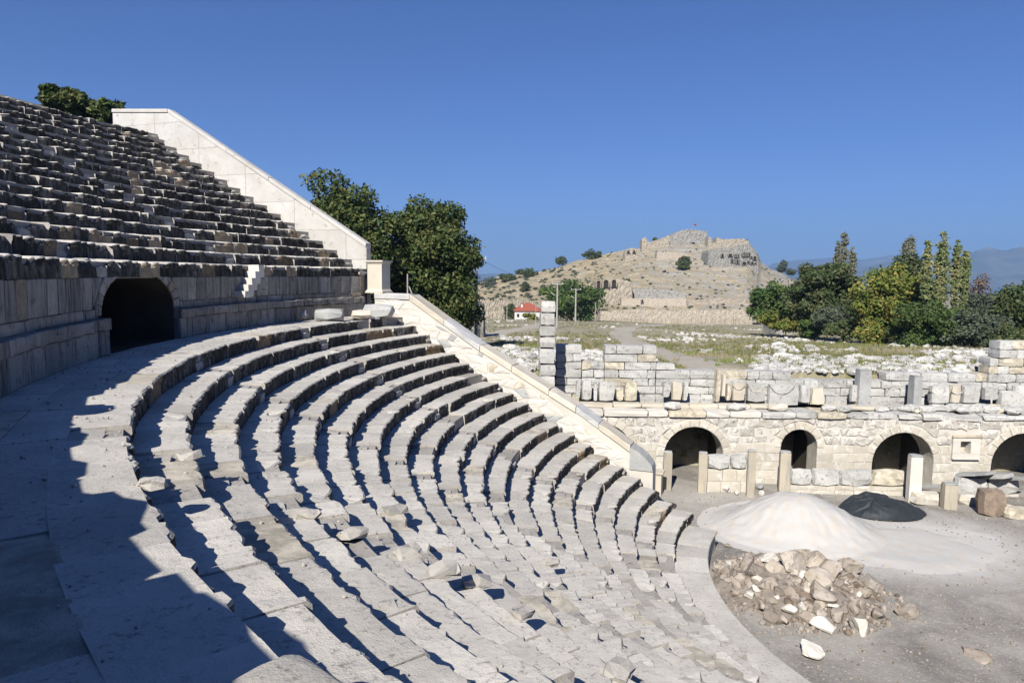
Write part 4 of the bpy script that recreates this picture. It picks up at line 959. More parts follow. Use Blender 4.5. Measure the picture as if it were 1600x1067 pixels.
# ------------------------------------------------------------------ field: rubble, grass, path
def road(pts_px, w0, name, mat, dz=.05):
    P = [ground_at(*p) for p in pts_px]; L = [0]
    for a, b in zip(P[:-1], P[1:]): L.append(L[-1] + np.linalg.norm(b - a))
    n = 70; t = np.linspace(0, L[-1], n); cx = np.interp(t, L, [p[0] for p in P]); cy = np.interp(t, L, [p[1] for p in P])
    for _ in range(6): cx[1:-1] = (cx[:-2] + cx[1:-1] * 2 + cx[2:]) / 4; cy[1:-1] = (cy[:-2] + cy[1:-1] * 2 + cy[2:]) / 4
    V = []; tx = np.gradient(cx); ty = np.gradient(cy)
    for i in range(n):
        l = math.hypot(tx[i], ty[i]); nx_, ny_ = -ty[i] / l, tx[i] / l; wd = w0 * (1 + .25 * nse3(i * .3, 2))
        for q in np.linspace(-1, 1, 7): x, y = cx[i] + nx_ * q * wd, cy[i] + ny_ * q * wd; V.append((x, y, float(H(x, y)) + dz * (1 - .9 * q ** 4)))
    Fc = [(i * 7 + q, i * 7 + q + 1, (i + 1) * 7 + q + 1, (i + 1) * 7 + q)[::-1] for i in range(n - 1) for q in range(6)]
    add(name, V, Fc, mat, smooth=True)['kind'] = 'structure'
    return np.stack([cx, cy], 1)
m_path = stone('path_dirt', (.42, .38, .31), (.36, .325, .265), (.28, .25, .2), .3, 6, var=0, bump=.4)
path = road([(1112, 579), (1085, 569), (1030, 550), (985, 533), (965, 520), (985, 511), (1040, 507), (1120, 506), (1190, 505)], 1.7, 'path', m_path)
path2 = road([(700, 535), (790, 519), (830, 512), (860, 503)], 1.8, 'path', m_path)
pall = np.concatenate([path, path2])
def onpath(x, y, r=2.1): return np.min(np.hypot(pall[:, 0] - x, pall[:, 1] - y)) < r
rb = np.random.default_rng(5); stones = []
def dens(px, py):
    n = fbm(np.array([px * 1.]), np.array([py * 2.6]), .013, 9)[0]
    return n
tries = 0
while len(stones) < 3600 and tries < 60000:
    tries += 1; D = 41 * (220 / 41) ** (rb.random() ** 1.35); px = rb.uniform(700, 1680); x = (px - 800) / F_PX * D; y = D
    if onpath(x, y): continue
    d = fbm(np.array([x]), np.array([y]), .09, 9)[0]; band = 0
    if px > 1180 and D < 62: band += .30
    if D < 52: band += .22
    if px < 850 and D < 90: band += .25
    if px > 1230 and 62 < D < 92 and abs((D - 62) - (1600 - px) / 370 * 26) < 6: band += .45
    if D > 95: band -= .12
    if d + band < .13 + rb.uniform(0, .22): continue
    s = rb.uniform(.12, .44) * (1 + (rb.random() < .12) * .8)
    stones.append((x, y, s))
stones.sort(key=lambda q: -(q[2] / q[1])); B = MB()
for k, (x, y, s) in enumerate(stones):
    z = float(H(x, y)); V, Fc = rough_block((x, y, z + s * .18), (s * rb.uniform(1, 1.9), s * rb.uniform(.7, 1.1), s * rb.uniform(.55, .9)), rz=rb.uniform(0, 3.1), rx=rb.normal(0, .15), rd=.3, nse=s * .07, seed=k)
    if k < 300: tag(add('rubble_stone', V, Fc, m_rubble), 'broken white stone in the rubble field behind the stage building', 'stone', 'scattered stones in the field behind the stage')
    else: B.add(V, Fc)
B.build('rubble', m_rubble)['kind'] = 'stuff'
def tufts(name, pts, hgt, nb, mat, seed, wd=.03):
    rs = np.random.default_rng(seed); n = len(pts); N = n * nb
    P = np.repeat(np.array(pts), nb, 0); h = np.repeat(hgt, nb) * rs.uniform(.5, 1.1, N); a = rs.uniform(0, 2 * PI, N); r = np.sqrt(rs.random(N)) * np.repeat(hgt, nb) * .6
    b = P + np.stack([r * np.cos(a), r * np.sin(a), np.zeros(N)], 1); ln = rs.normal(0, .25, (N, 2)) * h[:, None]; c = rs.uniform(0, PI, N); wv = np.repeat(hgt, nb) * wd * 2.2
    dx, dy = np.cos(c) * wv, np.sin(c) * wv; V = np.empty((N, 3, 3)); V[:, 0] = b - np.stack([dx, dy, np.zeros(N)], 1); V[:, 1] = b + np.stack([dx, dy, np.zeros(N)], 1)
    V[:, 2] = b + np.stack([ln[:, 0], ln[:, 1], h], 1); V[:, :2, 2] -= .03
    fast(name, V.reshape(-1, 3), np.arange(N * 3).reshape(-1, 3), mat)['kind'] = 'stuff'
def fast(name, V, Fa, mat, parent=None, origin=(0, 0, 0)):
    me = bpy.data.meshes.new(name); V = np.asarray(V, np.float32) - np.array(origin, np.float32); k = Fa.shape[1]; n = len(Fa)
    me.vertices.add(len(V)); me.vertices.foreach_set('co', V.ravel()); me.loops.add(n * k); me.loops.foreach_set('vertex_index', Fa.ravel().astype(np.int32))
    me.polygons.add(n); me.polygons.foreach_set('loop_start', np.arange(0, n * k, k, dtype=np.int32)); me.materials.append(mat); me.update(calc_edges=True)
    o = bpy.data.objects.new(name, me); COL.objects.link(o); WL[o.name] = np.array(origin, float)
    if parent is not None: o.parent = parent; o.location = np.array(origin) - WL[parent.name]
    else: o.location = origin
    return o
m_dry = leafmat('dry_grass', (.30, .26, .13), (.40, .34, .19)); m_weed = leafmat('green_weeds', (.13, .15, .05), (.21, .22, .09), (.30, .27, .13)); m_bright = leafmat('bright_weeds', (.16, .24, .04), (.22, .30, .07))
def scatter(n, seed, th, sc_=.12, lo=41, hi=200, p0=700, p1=1680, excl=True):
    rs = np.random.default_rng(seed); out = []
    D = lo * (hi / lo) ** (rs.random(n) ** 1.3); px = rs.uniform(p0, p1, n); x = (px - 800) / F_PX * D; y = D; v = fbm(x, y, sc_, seed)
    z = H(x, y)
    for i in range(n):
        if v[i] > th and not onpath(x[i], y[i], 1.7): out.append((x[i], y[i], z[i]))
    return out
p_ = scatter(9000, 31, -.02); tufts('dry_grass', p_, np.random.default_rng(1).uniform(.15, .42, len(p_)), 9, m_dry, 1)
p_ = scatter(11000, 32, -.02, .1); tufts('weeds', p_, np.random.default_rng(2).uniform(.15, .40, len(p_)), 12, m_weed, 2, .05)
p_ = scatter(2500, 33, .16, .2, 41, 90); tufts('bright_weeds', p_, np.random.default_rng(3).uniform(.15, .35, len(p_)), 14, m_bright, 3, .06)

# ------------------------------------------------------------------ trees
def leaves(centres, radii, n, size, seed, flat=.8, shell=.55):
    rs = np.random.default_rng(seed); w_ = radii[:, 0] * radii[:, 1]; k = rs.choice(len(centres), n, p=w_ / w_.sum())
    d = rs.normal(size=(n, 3)); d /= np.linalg.norm(d, axis=1)[:, None]; r = (shell + (1 - shell) * rs.random(n)) ** 1.0 * (1 + rs.normal(0, .09, n))
    P = centres[k] + d * r[:, None] * radii[k]
    nrm = d * .5 + rs.normal(0, .6, (n, 3)) + [0, 0, .35]; nrm /= np.linalg.norm(nrm, axis=1)[:, None]
    a = np.cross(nrm, rs.normal(size=(n, 3))); a /= np.linalg.norm(a, axis=1)[:, None]; b = np.cross(nrm, a); s = size * rs.uniform(.6, 1.25, n)[:, None]
    V = np.stack([P - a * s, P - b * s * .55, P + a * s, P + b * s * .55], 1).reshape(-1, 3); return V, np.arange(n * 4).reshape(-1, 4)
def crown_clusters(c, rad, n, seed, rmin=.16, rmax=.3, top=1., lower=-.95):
    rmin *= 1.45; rmax *= 1.5
    rs = np.random.default_rng(seed); out = []; rr = []
    while len(out) < n:
        d = rs.normal(size=3); d /= np.linalg.norm(d)
        if d[2] < lower: continue
        q = rs.uniform(.15, .93) ** .58; s = rs.uniform(rmin, rmax)
        out.append(np.array(c) + d * q * np.array(rad) * (1 + .05 * rs.normal())); m_ = min((rad[0] + rad[1] + rad[2]) / 3, 1.25 * min(rad[0], rad[2] * 1.2)); rr.append([s * m_ * rs.uniform(.8, 1.3), s * m_ * rs.uniform(.8, 1.3), s * m_ * rs.uniform(.6, .9)])
    return np.array(out), np.array(rr)
def tree(name, base, c, rad, nleaf, size, mat, label, seed, ncl=60, tr=.25, group=None, rmin=.16, rmax=.3, lower=-.95, cat='tree', limbs=7):
    th = empty(name, base, label, cat, group); cen, rr = crown_clusters(c, rad, ncl, seed, rmin, rmax, lower=lower)
    V, Fa = leaves(cen, rr, nleaf, size, seed); o = fast('crown', V, Fa, mat, th, c); B = MB(); rs = random.Random(seed)
    top = Vector(c) + Vector((0, 0, rad[2] * .3)); bs = Vector(base) - Vector((0, 0, .3))
    V, Fc = tube([bs, bs.lerp(top, .3) + Vector((rs.uniform(-.1, .1), 0, 0)), bs.lerp(top, .65), top], tr, tr * .35, 8); B.add(V, Fc)
    B.build('trunk', m_bark, th); B = MB()
    for k in range(limbs):
        q = cen[rs.randrange(len(cen))]; st = bs.lerp(top, rs.uniform(.35, .75)); e = Vector(q); md = st.lerp(e, .5) + Vector((0, 0, .1 * rad[2] * rs.random()))
        V, Fc = tube([st, md, e], tr * .35, tr * .08, 5); B.add(V, Fc)
    B.build('limbs', m_bark, th); return th
L_plane = leafmat('plane_tree_leaf', (.04, .07, .02), (.085, .125, .035), (.15, .16, .05))
L_fig = leafmat('fig_leaf', (.05, .10, .025), (.09, .15, .04), (.14, .18, .05)); L_olive = leafmat('olive_leaf', (.07, .09, .055), (.13, .15, .10)); L_dark = leafmat('dark_leaf', (.05, .08, .028), (.095, .13, .045), (.13, .14, .06))
L_yel = leafmat('yellow_green_leaf', (.10, .15, .025), (.18, .23, .045), (.30, .26, .07)); L_pop = leafmat('poplar_leaf', (.16, .22, .08), (.27, .32, .14), (.36, .33, .16)); L_gp = leafmat('grey_poplar_leaf', (.17, .19, .12), (.27, .27, .20)); L_bare = leafmat('thin_bush_leaf', (.16, .11, .08), (.22, .16, .12))
def tree_px(name, x0, x1, ytop, ybase, ycb, D, nleaf, size, mat, label, seed, depth=None, **k):
    """crown box between x0..x1, ytop..ycb (crown bottom), foot at ybase, at distance D"""
    p = aty((x0 + x1) / 2, ybase, D); a = aty((x0 + x1) / 2, (ytop + ycb) / 2, D); rx = (x1 - x0) / 2 * D / F_PX * .9; rz_ = (ycb - ytop) / 2 * D / F_PX * .88
    return tree(name, (p[0], D, min(p[2], 1e9)), (a[0], D, a[2]), (rx, depth or rx, rz_), nleaf, size, mat, label, seed, **k)
tree_px('plane_tree', 452, 632, 272, 560, 540, 54, 62000, .17, L_plane, 'big green plane tree behind the sloping white end wall, left of the pair', 101, ncl=150, tr=.35, rmin=.13, rmax=.26)
tree_px('plane_tree', 596, 758, 303, 560, 545, 58, 62000, .18, L_plane, 'big green plane tree beside the street pole, right of the pair', 102, ncl=150, tr=.35, rmin=.13, rmax=.26)
tree_px('plane_tree', 62, 132, 128, 260, 215, 52, 9000, .2, L_plane, 'treetop showing above the upper seats, left of two', 103, ncl=40, tr=.2, rmin=.14, rmax=.3)
tree_px('plane_tree', 122, 192, 148, 260, 225, 53, 8000, .2, L_plane, 'treetop against the flat corner of the white end wall, right of two', 104, ncl=40, tr=.2, rmin=.14, rmax=.3)
tree_px('fig_tree', 838, 948, 438, 502, 505, 195, 16000, .42, L_fig, 'wide bright green tree between the poles and the hill', 105, ncl=80, tr=.4, rmin=.14, rmax=.26, depth=8)
tree_px('olive_tree', 785, 815, 474, 502, 502, 225, 3500, .3, L_dark, 'dark bushy tree left of the red roofed house', 106, ncl=30, tr=.2)
tree_px('small_tree', 818, 842, 486, 506, 504, 205, 2500, .28, L_yel, 'small yellow green tree in front of the red roofed house', 107, ncl=24, tr=.12)
# right hand group
tree_px('small_tree', 1168, 1248, 438, 512, 514, 105, 12000, .24, L_fig, 'bushy green tree at the left end of the right hand grove', 108, ncl=60, tr=.2)
tree_px('small_tree', 1186, 1262, 480, 517, 520, 98, 5000, .2, L_yel, 'low yellowish bush in front of the leftmost grove tree', 109, ncl=30, tr=.1, cat='bush')
tree_px('oak_tree', 1232, 1352, 402, 520, 522, 95, 34000, .24, L_dark, 'large round dark green tree in the right hand grove', 110, ncl=110, tr=.35, rmin=.13, rmax=.22)
for k, (a, b, t_, lb) in enumerate(((1303, 1313, 372, 'left low spire of the pale poplar clump behind the round dark tree'), (1312, 1324, 350, 'tallest middle spire of the pale poplar clump behind the round dark tree'), (1325, 1337, 380, 'right spire of the pale poplar clump behind the round dark tree'))):
    tree_px('poplar_tree', a, b, t_, 470, 450, 125 + k, 3500, .17, L_gp, lb, 160 + k, ncl=130, tr=.1, rmin=.2, rmax=.38, depth=.8)
tree_px('poplar_tree', 1412, 1428, 362, 470, 430, 130, 3500, .17, L_gp, 'pale thin poplar just left of the green poplar clump', 112, ncl=50, tr=.12, depth=.9, rmin=.3, rmax=.5)
tree_px('olive_tree', 1272, 1330, 475, 522, 520, 88, 9000, .2, L_olive, 'grey green olive bush at the foot of the dark round tree', 113, ncl=50, tr=.12, cat='bush')
tree_px('small_tree', 1330, 1470, 408, 540, 548, 82, 36000, .22, L_yel, 'broad yellow green tree in the middle of the right hand grove', 114, ncl=110, tr=.3, rmin=.13, rmax=.24)
tree_px('oak_tree', 1390, 1452, 397, 520, 470, 100, 10000, .24, L_dark, 'dark tree top behind the broad yellow green tree', 115, ncl=60, tr=.25)
for k, (a, b, t_, lb) in enumerate(((1441, 1454, 363, 'leftmost slender stem of the green poplar clump'), (1460, 1482, 354, 'middle tallest stem of the green poplar clump'), (1487, 1499, 358, 'right hand upright stem of the green poplar clump'), (1500, 1513, 380, 'outermost leaning stem of the green poplar clump'))):
    tree_px('poplar_tree', a, b, t_, 545, 500, 74 + k, 6500, .13, L_pop, lb, 120 + k, ncl=170, tr=.11, rmin=.2, rmax=.38, depth=.6, group='poplars in the clump')
tree_px('small_tree', 1400, 1520, 468, 548, 552, 72, 24000, .2, leafmat('shrub_leaf', (.05, .09, .025), (.10, .14, .04)), 'wide green shrub below the poplars', 130, ncl=90, tr=.12, cat='shrub', rmin=.13, rmax=.25)
tree_px('small_tree', 1480, 1580, 480, 552, 556, 68, 14000, .18, L_olive, 'dark grey green shrub right of the poplars', 131, ncl=70, tr=.1, cat='shrub')
tree_px('small_tree', 1505, 1552, 425, 540, 505, 95, 1800, .17, L_bare, 'thin brownish leafless tree behind the shrubs', 132, ncl=30, tr=.12, limbs=26)
tree_px('olive_tree', 1495, 1580, 452, 548, 540, 92, 9000, .22, L_olive, 'olive tree behind the shrubs near the right edge', 133, ncl=50, tr=.2)
tree_px('oak_tree', 1560, 1660, 430, 550, 556, 76, 22000, .22, L_dark, 'very dark tree cut by the right edge of the view', 134, ncl=90, tr=.3)
tree_px('small_tree', 1535, 1610, 505, 552, 552, 66, 9000, .18, L_dark, 'low dark hedge bush at the right edge above the blocks', 135, ncl=50, tr=.1, cat='bush')

for k, (a, b, t_, D, mt, lb) in enumerate(((1244, 1290, 492, 92, L_fig, 'low green bush under the left of the round dark tree'), (1335, 1385, 500, 80, L_yel, 'low yellowish bush at the foot of the broad grove tree'), (1290, 1345, 498, 86, L_dark, 'low dark bush between the round tree and the broad tree'), (1385, 1440, 505, 76, L_dark, 'low dark bush left below the poplar clump'), (1440, 1500, 500, 72, L_fig, 'bright green undergrowth at the foot of the poplar clump'), (1500, 1545, 512, 69, L_dark, 'dark low undergrowth near the big grey blocks'))):
    tree_px('bush', a, b, t_, 530 if k in (0, 2) else 548, 530 if k in (0, 2) else 552, D, 5500, .18, mt, lb, 180 + k, ncl=40, tr=.08, cat='bush', limbs=4)
# ------------------------------------------------------------------ poles, house, far walls
def pole(px, ytop, ybase, D, r, label, arm=True, lamp=False, brace=False):
    b = aty(px, ybase, D); t_ = aty(px, ytop, D); th = empty('utility_pole', (b[0], D, b[2] - .3), label, 'pole')
    V, Fc = tube([(b[0], D, b[2] - .5), (b[0], D, t_[2])], r, r * .7, 8); add('shaft', V, Fc, m_metal, th, smooth=False)
    if arm:
        V, Fc = box((b[0] - 5.5 * r, D - .06, t_[2] - .25), (b[0] + 5.5 * r, D + .06, t_[2] - .12)); add('crossarm', V, Fc, m_metal, th)
        for q in (-5, 0, 5): V, Fc = tube([(b[0] + q * r, D, t_[2] - .13), (b[0] + q * r, D, t_[2] + .12)], .05, .03, 6); add('insulator', V, Fc, m_rockw, th)
    if lamp:
        z = t_[2] - (t_[2] - b[2]) * .27
        V, Fc = tube([(b[0], D, z - .2), (b[0] - .5, D - .2, z + .05)], .03, .03, 5); add('lamp_arm', V, Fc, m_metal, th)
        V, Fc = rough_block((b[0] - .75, D - .25, z + .18), (.75, .28, .12), ry=.6, rd=.3, nse=.003); add('lamp_head', V, Fc, m_rockw, th)
    if brace: V, Fc = tube([(b[0] + .1, D, b[2] + (t_[2] - b[2]) * .75), (b[0] + (t_[2] - b[2]) * .33, D, b[2])], .05, .05, 5); add('brace', V, Fc, m_metal, th)
    return np.array([b[0], D, t_[2]])
pA = pole(744, 402, 524, 66, .17, 'tall concrete utility pole with street lamp beside the plane trees', lamp=True)
pB = pole(870, 442, 512, 110, .16, 'utility pole with lamp right behind the stacked block pillar', lamp=True); pC = pole(899, 451, 503, 150, .2, 'utility pole with lamp in front of the wide green tree', lamp=True)
pD = pole(637, 428, 505, 50, .07, 'thin pole before the dark plane tree crown', arm=False, brace=True); pE = pole(792, 458, 502, 160, .1, 'thin pole left of the red roofed house', arm=False)
pF = pole(837, 470, 514, 120, .06, 'dark thin post right of the red roofed house', arm=False); pG = pole(930, 472, 506, 165, .1, 'thin braced pole at the right side of the wide green tree', arm=False, brace=True)
pH = pole(1000, 468, 503, 175, .1, 'thin pole before the long ruin wall, left of two', arm=False); pI = pole(1027, 469, 503, 175, .07, 'thin dark pole before the long ruin wall, right of two', arm=False)
def wire(a, b, sag, lab):
    pts = [tuple(np.array(a) * (1 - t) + np.array(b) * t - [0, 0, sag * 4 * t * (1 - t)]) for t in np.linspace(0, 1, 12)]
    V, Fc = tube(pts, .014, .014, 4); tag(add('power_line', V, Fc, m_wire), lab, 'cable')
wire(pA, pB, .8, 'power line from the tall pole to the pole behind the pillar'); wire(pB, pC, .6, 'power line between the two poles at the wide tree'); wire(pA + [-.5, 0, -.3], pD + [0, 0, -.2], .5, 'cable from the tall pole to the thin pole before the tree'); wire(pC, pH, .8, 'power line from the tree pole towards the ruin wall')
def house():
    D = 215; a = aty(804, 499, D); b = aty(846, 499, D); zt_ = aty(820, 486, D)[2]; zr = aty(823, 474, D)[2]; z0 = a[2] - 1; x0, x1 = a[0], b[0]; y0, y1 = D, D + 8
    th = empty('house', ((x0 + x1) / 2, D + 4, z0), 'small white house with a red hipped roof at the foot of the hill', 'house'); mw = plain('white_wall', (.62, .61, .58), .8, (.58, .57, .53), 1); mr = plain('red_roof_tile', (.36, .10, .06), .8, (.28, .09, .06), 2); md = plain('dark_window', (.03, .03, .035), .3)
    V, Fc = box((x0, y0, z0), (x1, y1, zt_)); add('wall', V, Fc, mw, th); o = .5; xm = (x0 + x1) / 2
    V = [(x0 - o, y0 - o, zt_), (x1 + o, y0 - o, zt_), (x1 + o, y1 + o, zt_), (x0 - o, y1 + o, zt_), (xm - .8, D + 4, zr), (xm + .8, D + 4, zr)]; Fc = [(0, 1, 5, 4), (1, 2, 5), (2, 3, 4, 5), (3, 0, 4), (3, 2, 1, 0)]; add('roof', V, Fc, mr, th)
    c = aty(809.5, 493, D); fr = empty('window', (c[0], D, c[2]))
    bpy.data.objects.remove(fr)
    V, Fc = box((c[0] - .35, D - .05, c[2] - .5), (c[0] + .35, D - .01, c[2] + .5)); add('window', V, Fc, md, th)
    V, Fc = box((xm - 2.2, D + 1.5, zt_ + .6), (xm - 1.6, D + 2.1, zt_ + 1.9)); add('chimney', V, Fc, mw, th)
house()
V, Fc = box(tuple(aty(1215, 488, 118)), (aty(1234, 488, 118)[0], 123, aty(1215, 482, 118)[2])); 
th = empty('house', (aty(1225, 500, 118)[0], 120, 1.5), 'low house with orange roof half hidden in the right hand grove', 'house'); a, b = aty(1214, 482, 118), aty(1240, 482, 118)
V, Fc = box((a[0], 118, 1), (b[0], 124, a[2])); add('wall', V, Fc, m_ruing, th); V = [(a[0] - .4, 117.5, a[2] + .002), (b[0] + .4, 117.5, a[2] + .002), (b[0] + .4, 124.5, a[2] + .002), (a[0] - .4, 124.5, a[2] + .002), ((a[0] + b[0]) / 2 - 0, 121, a[2] + .9)]; add('roof', V, [(0, 1, 4), (1, 2, 4), (2, 3, 4), (3, 0, 4)], plain('orange_roof_tile', (.45, .18, .09), .8), th)

# ------------------------------------------------------------------ acropolis hill
HP = [(500, 470), (600, 462), (700, 450), (745, 446), (790, 434), (840, 424), (875, 412), (905, 404), (935, 400), (958, 396), (985, 388), (1000, 387), (1040, 381), (1090, 380), (1120, 379), (1165, 380), (1180, 397), (1185, 409), (1200, 420), (1225, 433), (1245, 442), (1262, 456), (1290, 478), (1330, 492), (1400, 500), (1500, 505)]
def hill(x, y):
    x = np.asarray(x, float); y = np.asarray(y, float); px = 800 + F_PX * x / np.clip(y, 150, 420); pr = lerp_tab(px, HP); hz = 429 + .011 * (px - 800)
    zr = ZC + (hz - pr) / F_PX * 400; foot = lerp_tab(y, FIELD) - .4; t = np.clip((y - 236) / 164, 0, 1); sh = .75 * t + .25 * smooth(.05, 1, t)
    z = foot + (zr - foot) * sh - np.clip(y - 400, 0, 999) * .22
    amp = smooth(0, .15, t); z = z + amp * (2.6 * fbm(x, y, .03, 21, 5) + .9 * fbm(x, y * 1.8, .16, 22, 4)); ter = 2.6; rocky = smooth(940, 1010, px) * (1 - smooth(1200, 1260, px)); zq = np.floor(z / ter) * ter + ter * smooth(.55, 1, (z / ter) % 1); z = z * (1 - .16 * rocky * amp) + zq * .16 * rocky * amp
    return np.minimum(z, z)
KK = np.arange(236., 520., .5)
def hill_at(px, py):
    r = ray(px, py); P = r[None, :] * (KK / r[1])[:, None] + [0, 0, ZC]; hit = P[:, 2] < hill(P[:, 0], P[:, 1])
    return P[int(hit.argmax()) if hit.any() else -1]
def hill_mat():
    M, t, b = newmat('hill_ground'); g = nd(t, 'ShaderNodeNewGeometry'); p = g.outputs['Position']; n1 = nz(t, p, .035, 5, .6, .5); n2 = nz(t, sclvec(t, p, (1, 1, 2.)), .22, 6, .7); n3 = nz(t, p, 1.1, 5, .75); n4 = nz(t, sclvec(t, p, (.4, .4, 3.)), .5, 4, .6)
    c = mix(t, rng_(t, n1, .42, .56), (.38, .30, .175), (.29, .245, .155)); c = mix(t, rng_(t, n4, .48, .6), c, (.42, .36, .25))
    sx = nd(t, 'ShaderNodeSeparateXYZ'); t.links.new(p, sx.inputs[0]); east = rng_(t, sx.outputs[0], 35, 75, 0, .22)
    rk = mth(t, 'ADD', n2, mth(t, 'MULTIPLY', east, .55)); c = mix(t, rng_(t, rk, .58, .68), c, (.34, .32, .28)); c = mix(t, rng_(t, mth(t, 'ADD', n3, mth(t, 'MULTIPLY', east, .3)), .58, .72), c, (.46, .43, .37)); c = mix(t, rng_(t, n3, .40, .33), c, (.17, .16, .10))
    t.links.new(c, b.inputs['Base Color']); bp = nd(t, 'ShaderNodeBump'); bp.inputs['Distance'].default_value = .6; bp.inputs['Strength'].default_value = .9; t.links.new(mth(t, 'ADD', n2, n3), bp.inputs['Height']); t.links.new(bp.outputs[0], b.inputs['Normal']); return M
m_hill = hill_mat()
ys = np.concatenate([np.arange(228, 410, .9), np.arange(410, 620, 8)]); us = np.arange(500, 1500, 2.4); U, Y = np.meshgrid(us, ys); X = (U - 800) / F_PX * Y; Z = hill(X, Y); nx = len(us)
add('hill', np.stack([X.ravel(), Y.ravel(), Z.ravel()], 1), [(j * nx + i, j * nx + i + 1, (j + 1) * nx + i + 1, (j + 1) * nx + i) for j in range(len(ys) - 1) for i in range(nx - 1)], m_hill)['kind'] = 'structure'
def cliff(name, pts, D, th_, mat, label, cat, seed, openings=(), jag=.35):
    """masonry or rock mass: outline (px) at distance D extruded backwards, with recessed openings (px boxes) and courses of uneven blocks"""
    if D > 245:
        D = min(min(float(hill_at(q[0], q[1] - .5)[1]) for q in (pts[0], pts[-1])), 398.) + .5
        D = min(D, *[float(hill_at((pts[0][0] * (1 - k) + pts[-1][0] * k), max(pts[0][1], pts[-1][1]) - 1)[1]) for k in (.25, .5, .75)])
    o = empty(name, (*aty(pts[0][0], pts[0][1], D)[:2], aty(pts[0][0], pts[0][1], D)[2]), label, cat); rs = np.random.default_rng(seed)
    x0 = min(p[0] for p in pts); x1 = max(p[0] for p in pts); top = sorted(pts); bot = max(p[1] for p in pts)
    n = max(4, int((x1 - x0) / 1.6)); V = []; rows = 9
    for i in range(n + 1):
        px = x0 + (x1 - x0) * i / n; yt = float(np.interp(px, [p[0] for p in top if p[1] < bot - .01] , [p[1] for p in top if p[1] < bot - .01])) + rs.normal(0, jag)
        for j in range(rows + 1):
            q = aty(px, bot + (yt - bot) * j / rows, D + rs.uniform(0, jag * 1.6) + (j / rows) * 1.2); q[2] -= 3.5 * (j == 0); V.append(q)
        q = V[-1]; V.append(q + [0, th_, -.3]); V.append(np.array([q[0], D + th_ + 1, V[-rows - 2][2] - 1]))
    m_ = rows + 3; Fc = [(i * m_ + j, (i + 1) * m_ + j, (i + 1) * m_ + j + 1, i * m_ + j + 1) for i in range(n) for j in range(m_ - 1)]
    Fc += [tuple(range(m_))[::-1], tuple(n * m_ + j for j in range(m_))]; add('rock_mass', V, Fc, mat, o)
    for (a, b, c, d, kind) in openings:
        p, q = aty(a, d, D - .25), aty(c, b, D - .25); fw_ = (q[0] - p[0]); B = MB(); t_ = max(.12, .14 * fw_); pts2 = [(p[0], p[2]), (q[0], p[2])]
        if kind == 'arch':
            r = fw_ / 2; P = [(p[0] + fw_, p[2])] + [((p[0] + q[0]) / 2 + r * math.cos(u), q[2] - r + r * math.sin(u)) for u in np.linspace(0, PI, 9)] + [(p[0], p[2])]
        else: P = [(q[0], p[2]), (q[0], q[2]), (p[0], q[2]), (p[0], p[2])]
        k = len(P); yf = D - .35; cx = (p[0] + q[0]) / 2; cz = (p[2] + q[2]) / 2
        O = [(cx + (a_ - cx) * (1 + 2 * t_ / fw_), cz + (b_ - cz) * (1 + (2 * t_ / (q[2] - p[2]) if b_ > p[2] + .01 else 0))) for a_, b_ in P]
        B.add([(a_, yf, b_) for a_, b_ in P] + [(a_, yf, b_) for a_, b_ in O] + [(a_, yf + 2.2, b_) for a_, b_ in P] + [(a_, yf + 2.2, b_) for a_, b_ in O],
              [(i, k + i, k + i + 1, i + 1) for i in range(k - 1)] + [(i, i + 1, 2 * k + i + 1, 2 * k + i) for i in range(k - 1)] + [(k + i, 3 * k + i, 3 * k + i + 1, k + i + 1) for i in range(k - 1)])
        B.build('opening_frame', mat, o)
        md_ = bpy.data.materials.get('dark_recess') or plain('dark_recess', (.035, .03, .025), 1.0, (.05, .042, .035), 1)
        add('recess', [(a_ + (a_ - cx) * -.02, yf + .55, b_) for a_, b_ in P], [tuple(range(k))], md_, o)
    return o
cliff('fortress', [(1040, 382), (1042, 372), (1050, 366), (1062, 361), (1071, 358.5), (1085, 359), (1103, 361), (1104.5, 361.5), (1105, 382)], 396, 14, m_ruing, 'grey fortress block crowning the top of the hill', 'fortress', 1, [(1080, 379, 1086, 381.5, 'box')])
cliff('fortress_wall', [(1003, 386), (1003.5, 374), (1008, 370), (1011, 374), (1014, 379), (1030, 374), (1045, 368), (1046, 386)], 397, 6, m_ruin, 'broken tower and wall left of the fortress block', 'ruin', 2)
cliff('fortress_wall', [(1105, 384), (1106, 370), (1112, 371), (1112.5, 379), (1118, 379), (1118.5, 371), (1124, 372), (1128, 374), (1150, 373), (1162, 373), (1168, 376), (1170, 386)], 396, 6, m_ruin, 'ochre battlement wall right of the fortress block', 'ruin', 3)
cliff('retaining_wall', [(1025, 406), (1026, 394), (1060, 394.5), (1072, 396), (1073, 407)], 368, 5, m_ruino, 'stepped ochre terrace wall below the fortress', 'wall', 4, jag=.15)
cliff('retaining_wall', [(976, 396), (978, 390), (985, 388), (993, 390), (1000, 397), (1000, 404)], 372, 5, m_ruin, 'low vaulted ruin on the left shoulder of the hill', 'ruin', 5, [(980, 391.5, 984, 395.5, 'arch'), (989, 391.5, 993, 395.5, 'arch')])
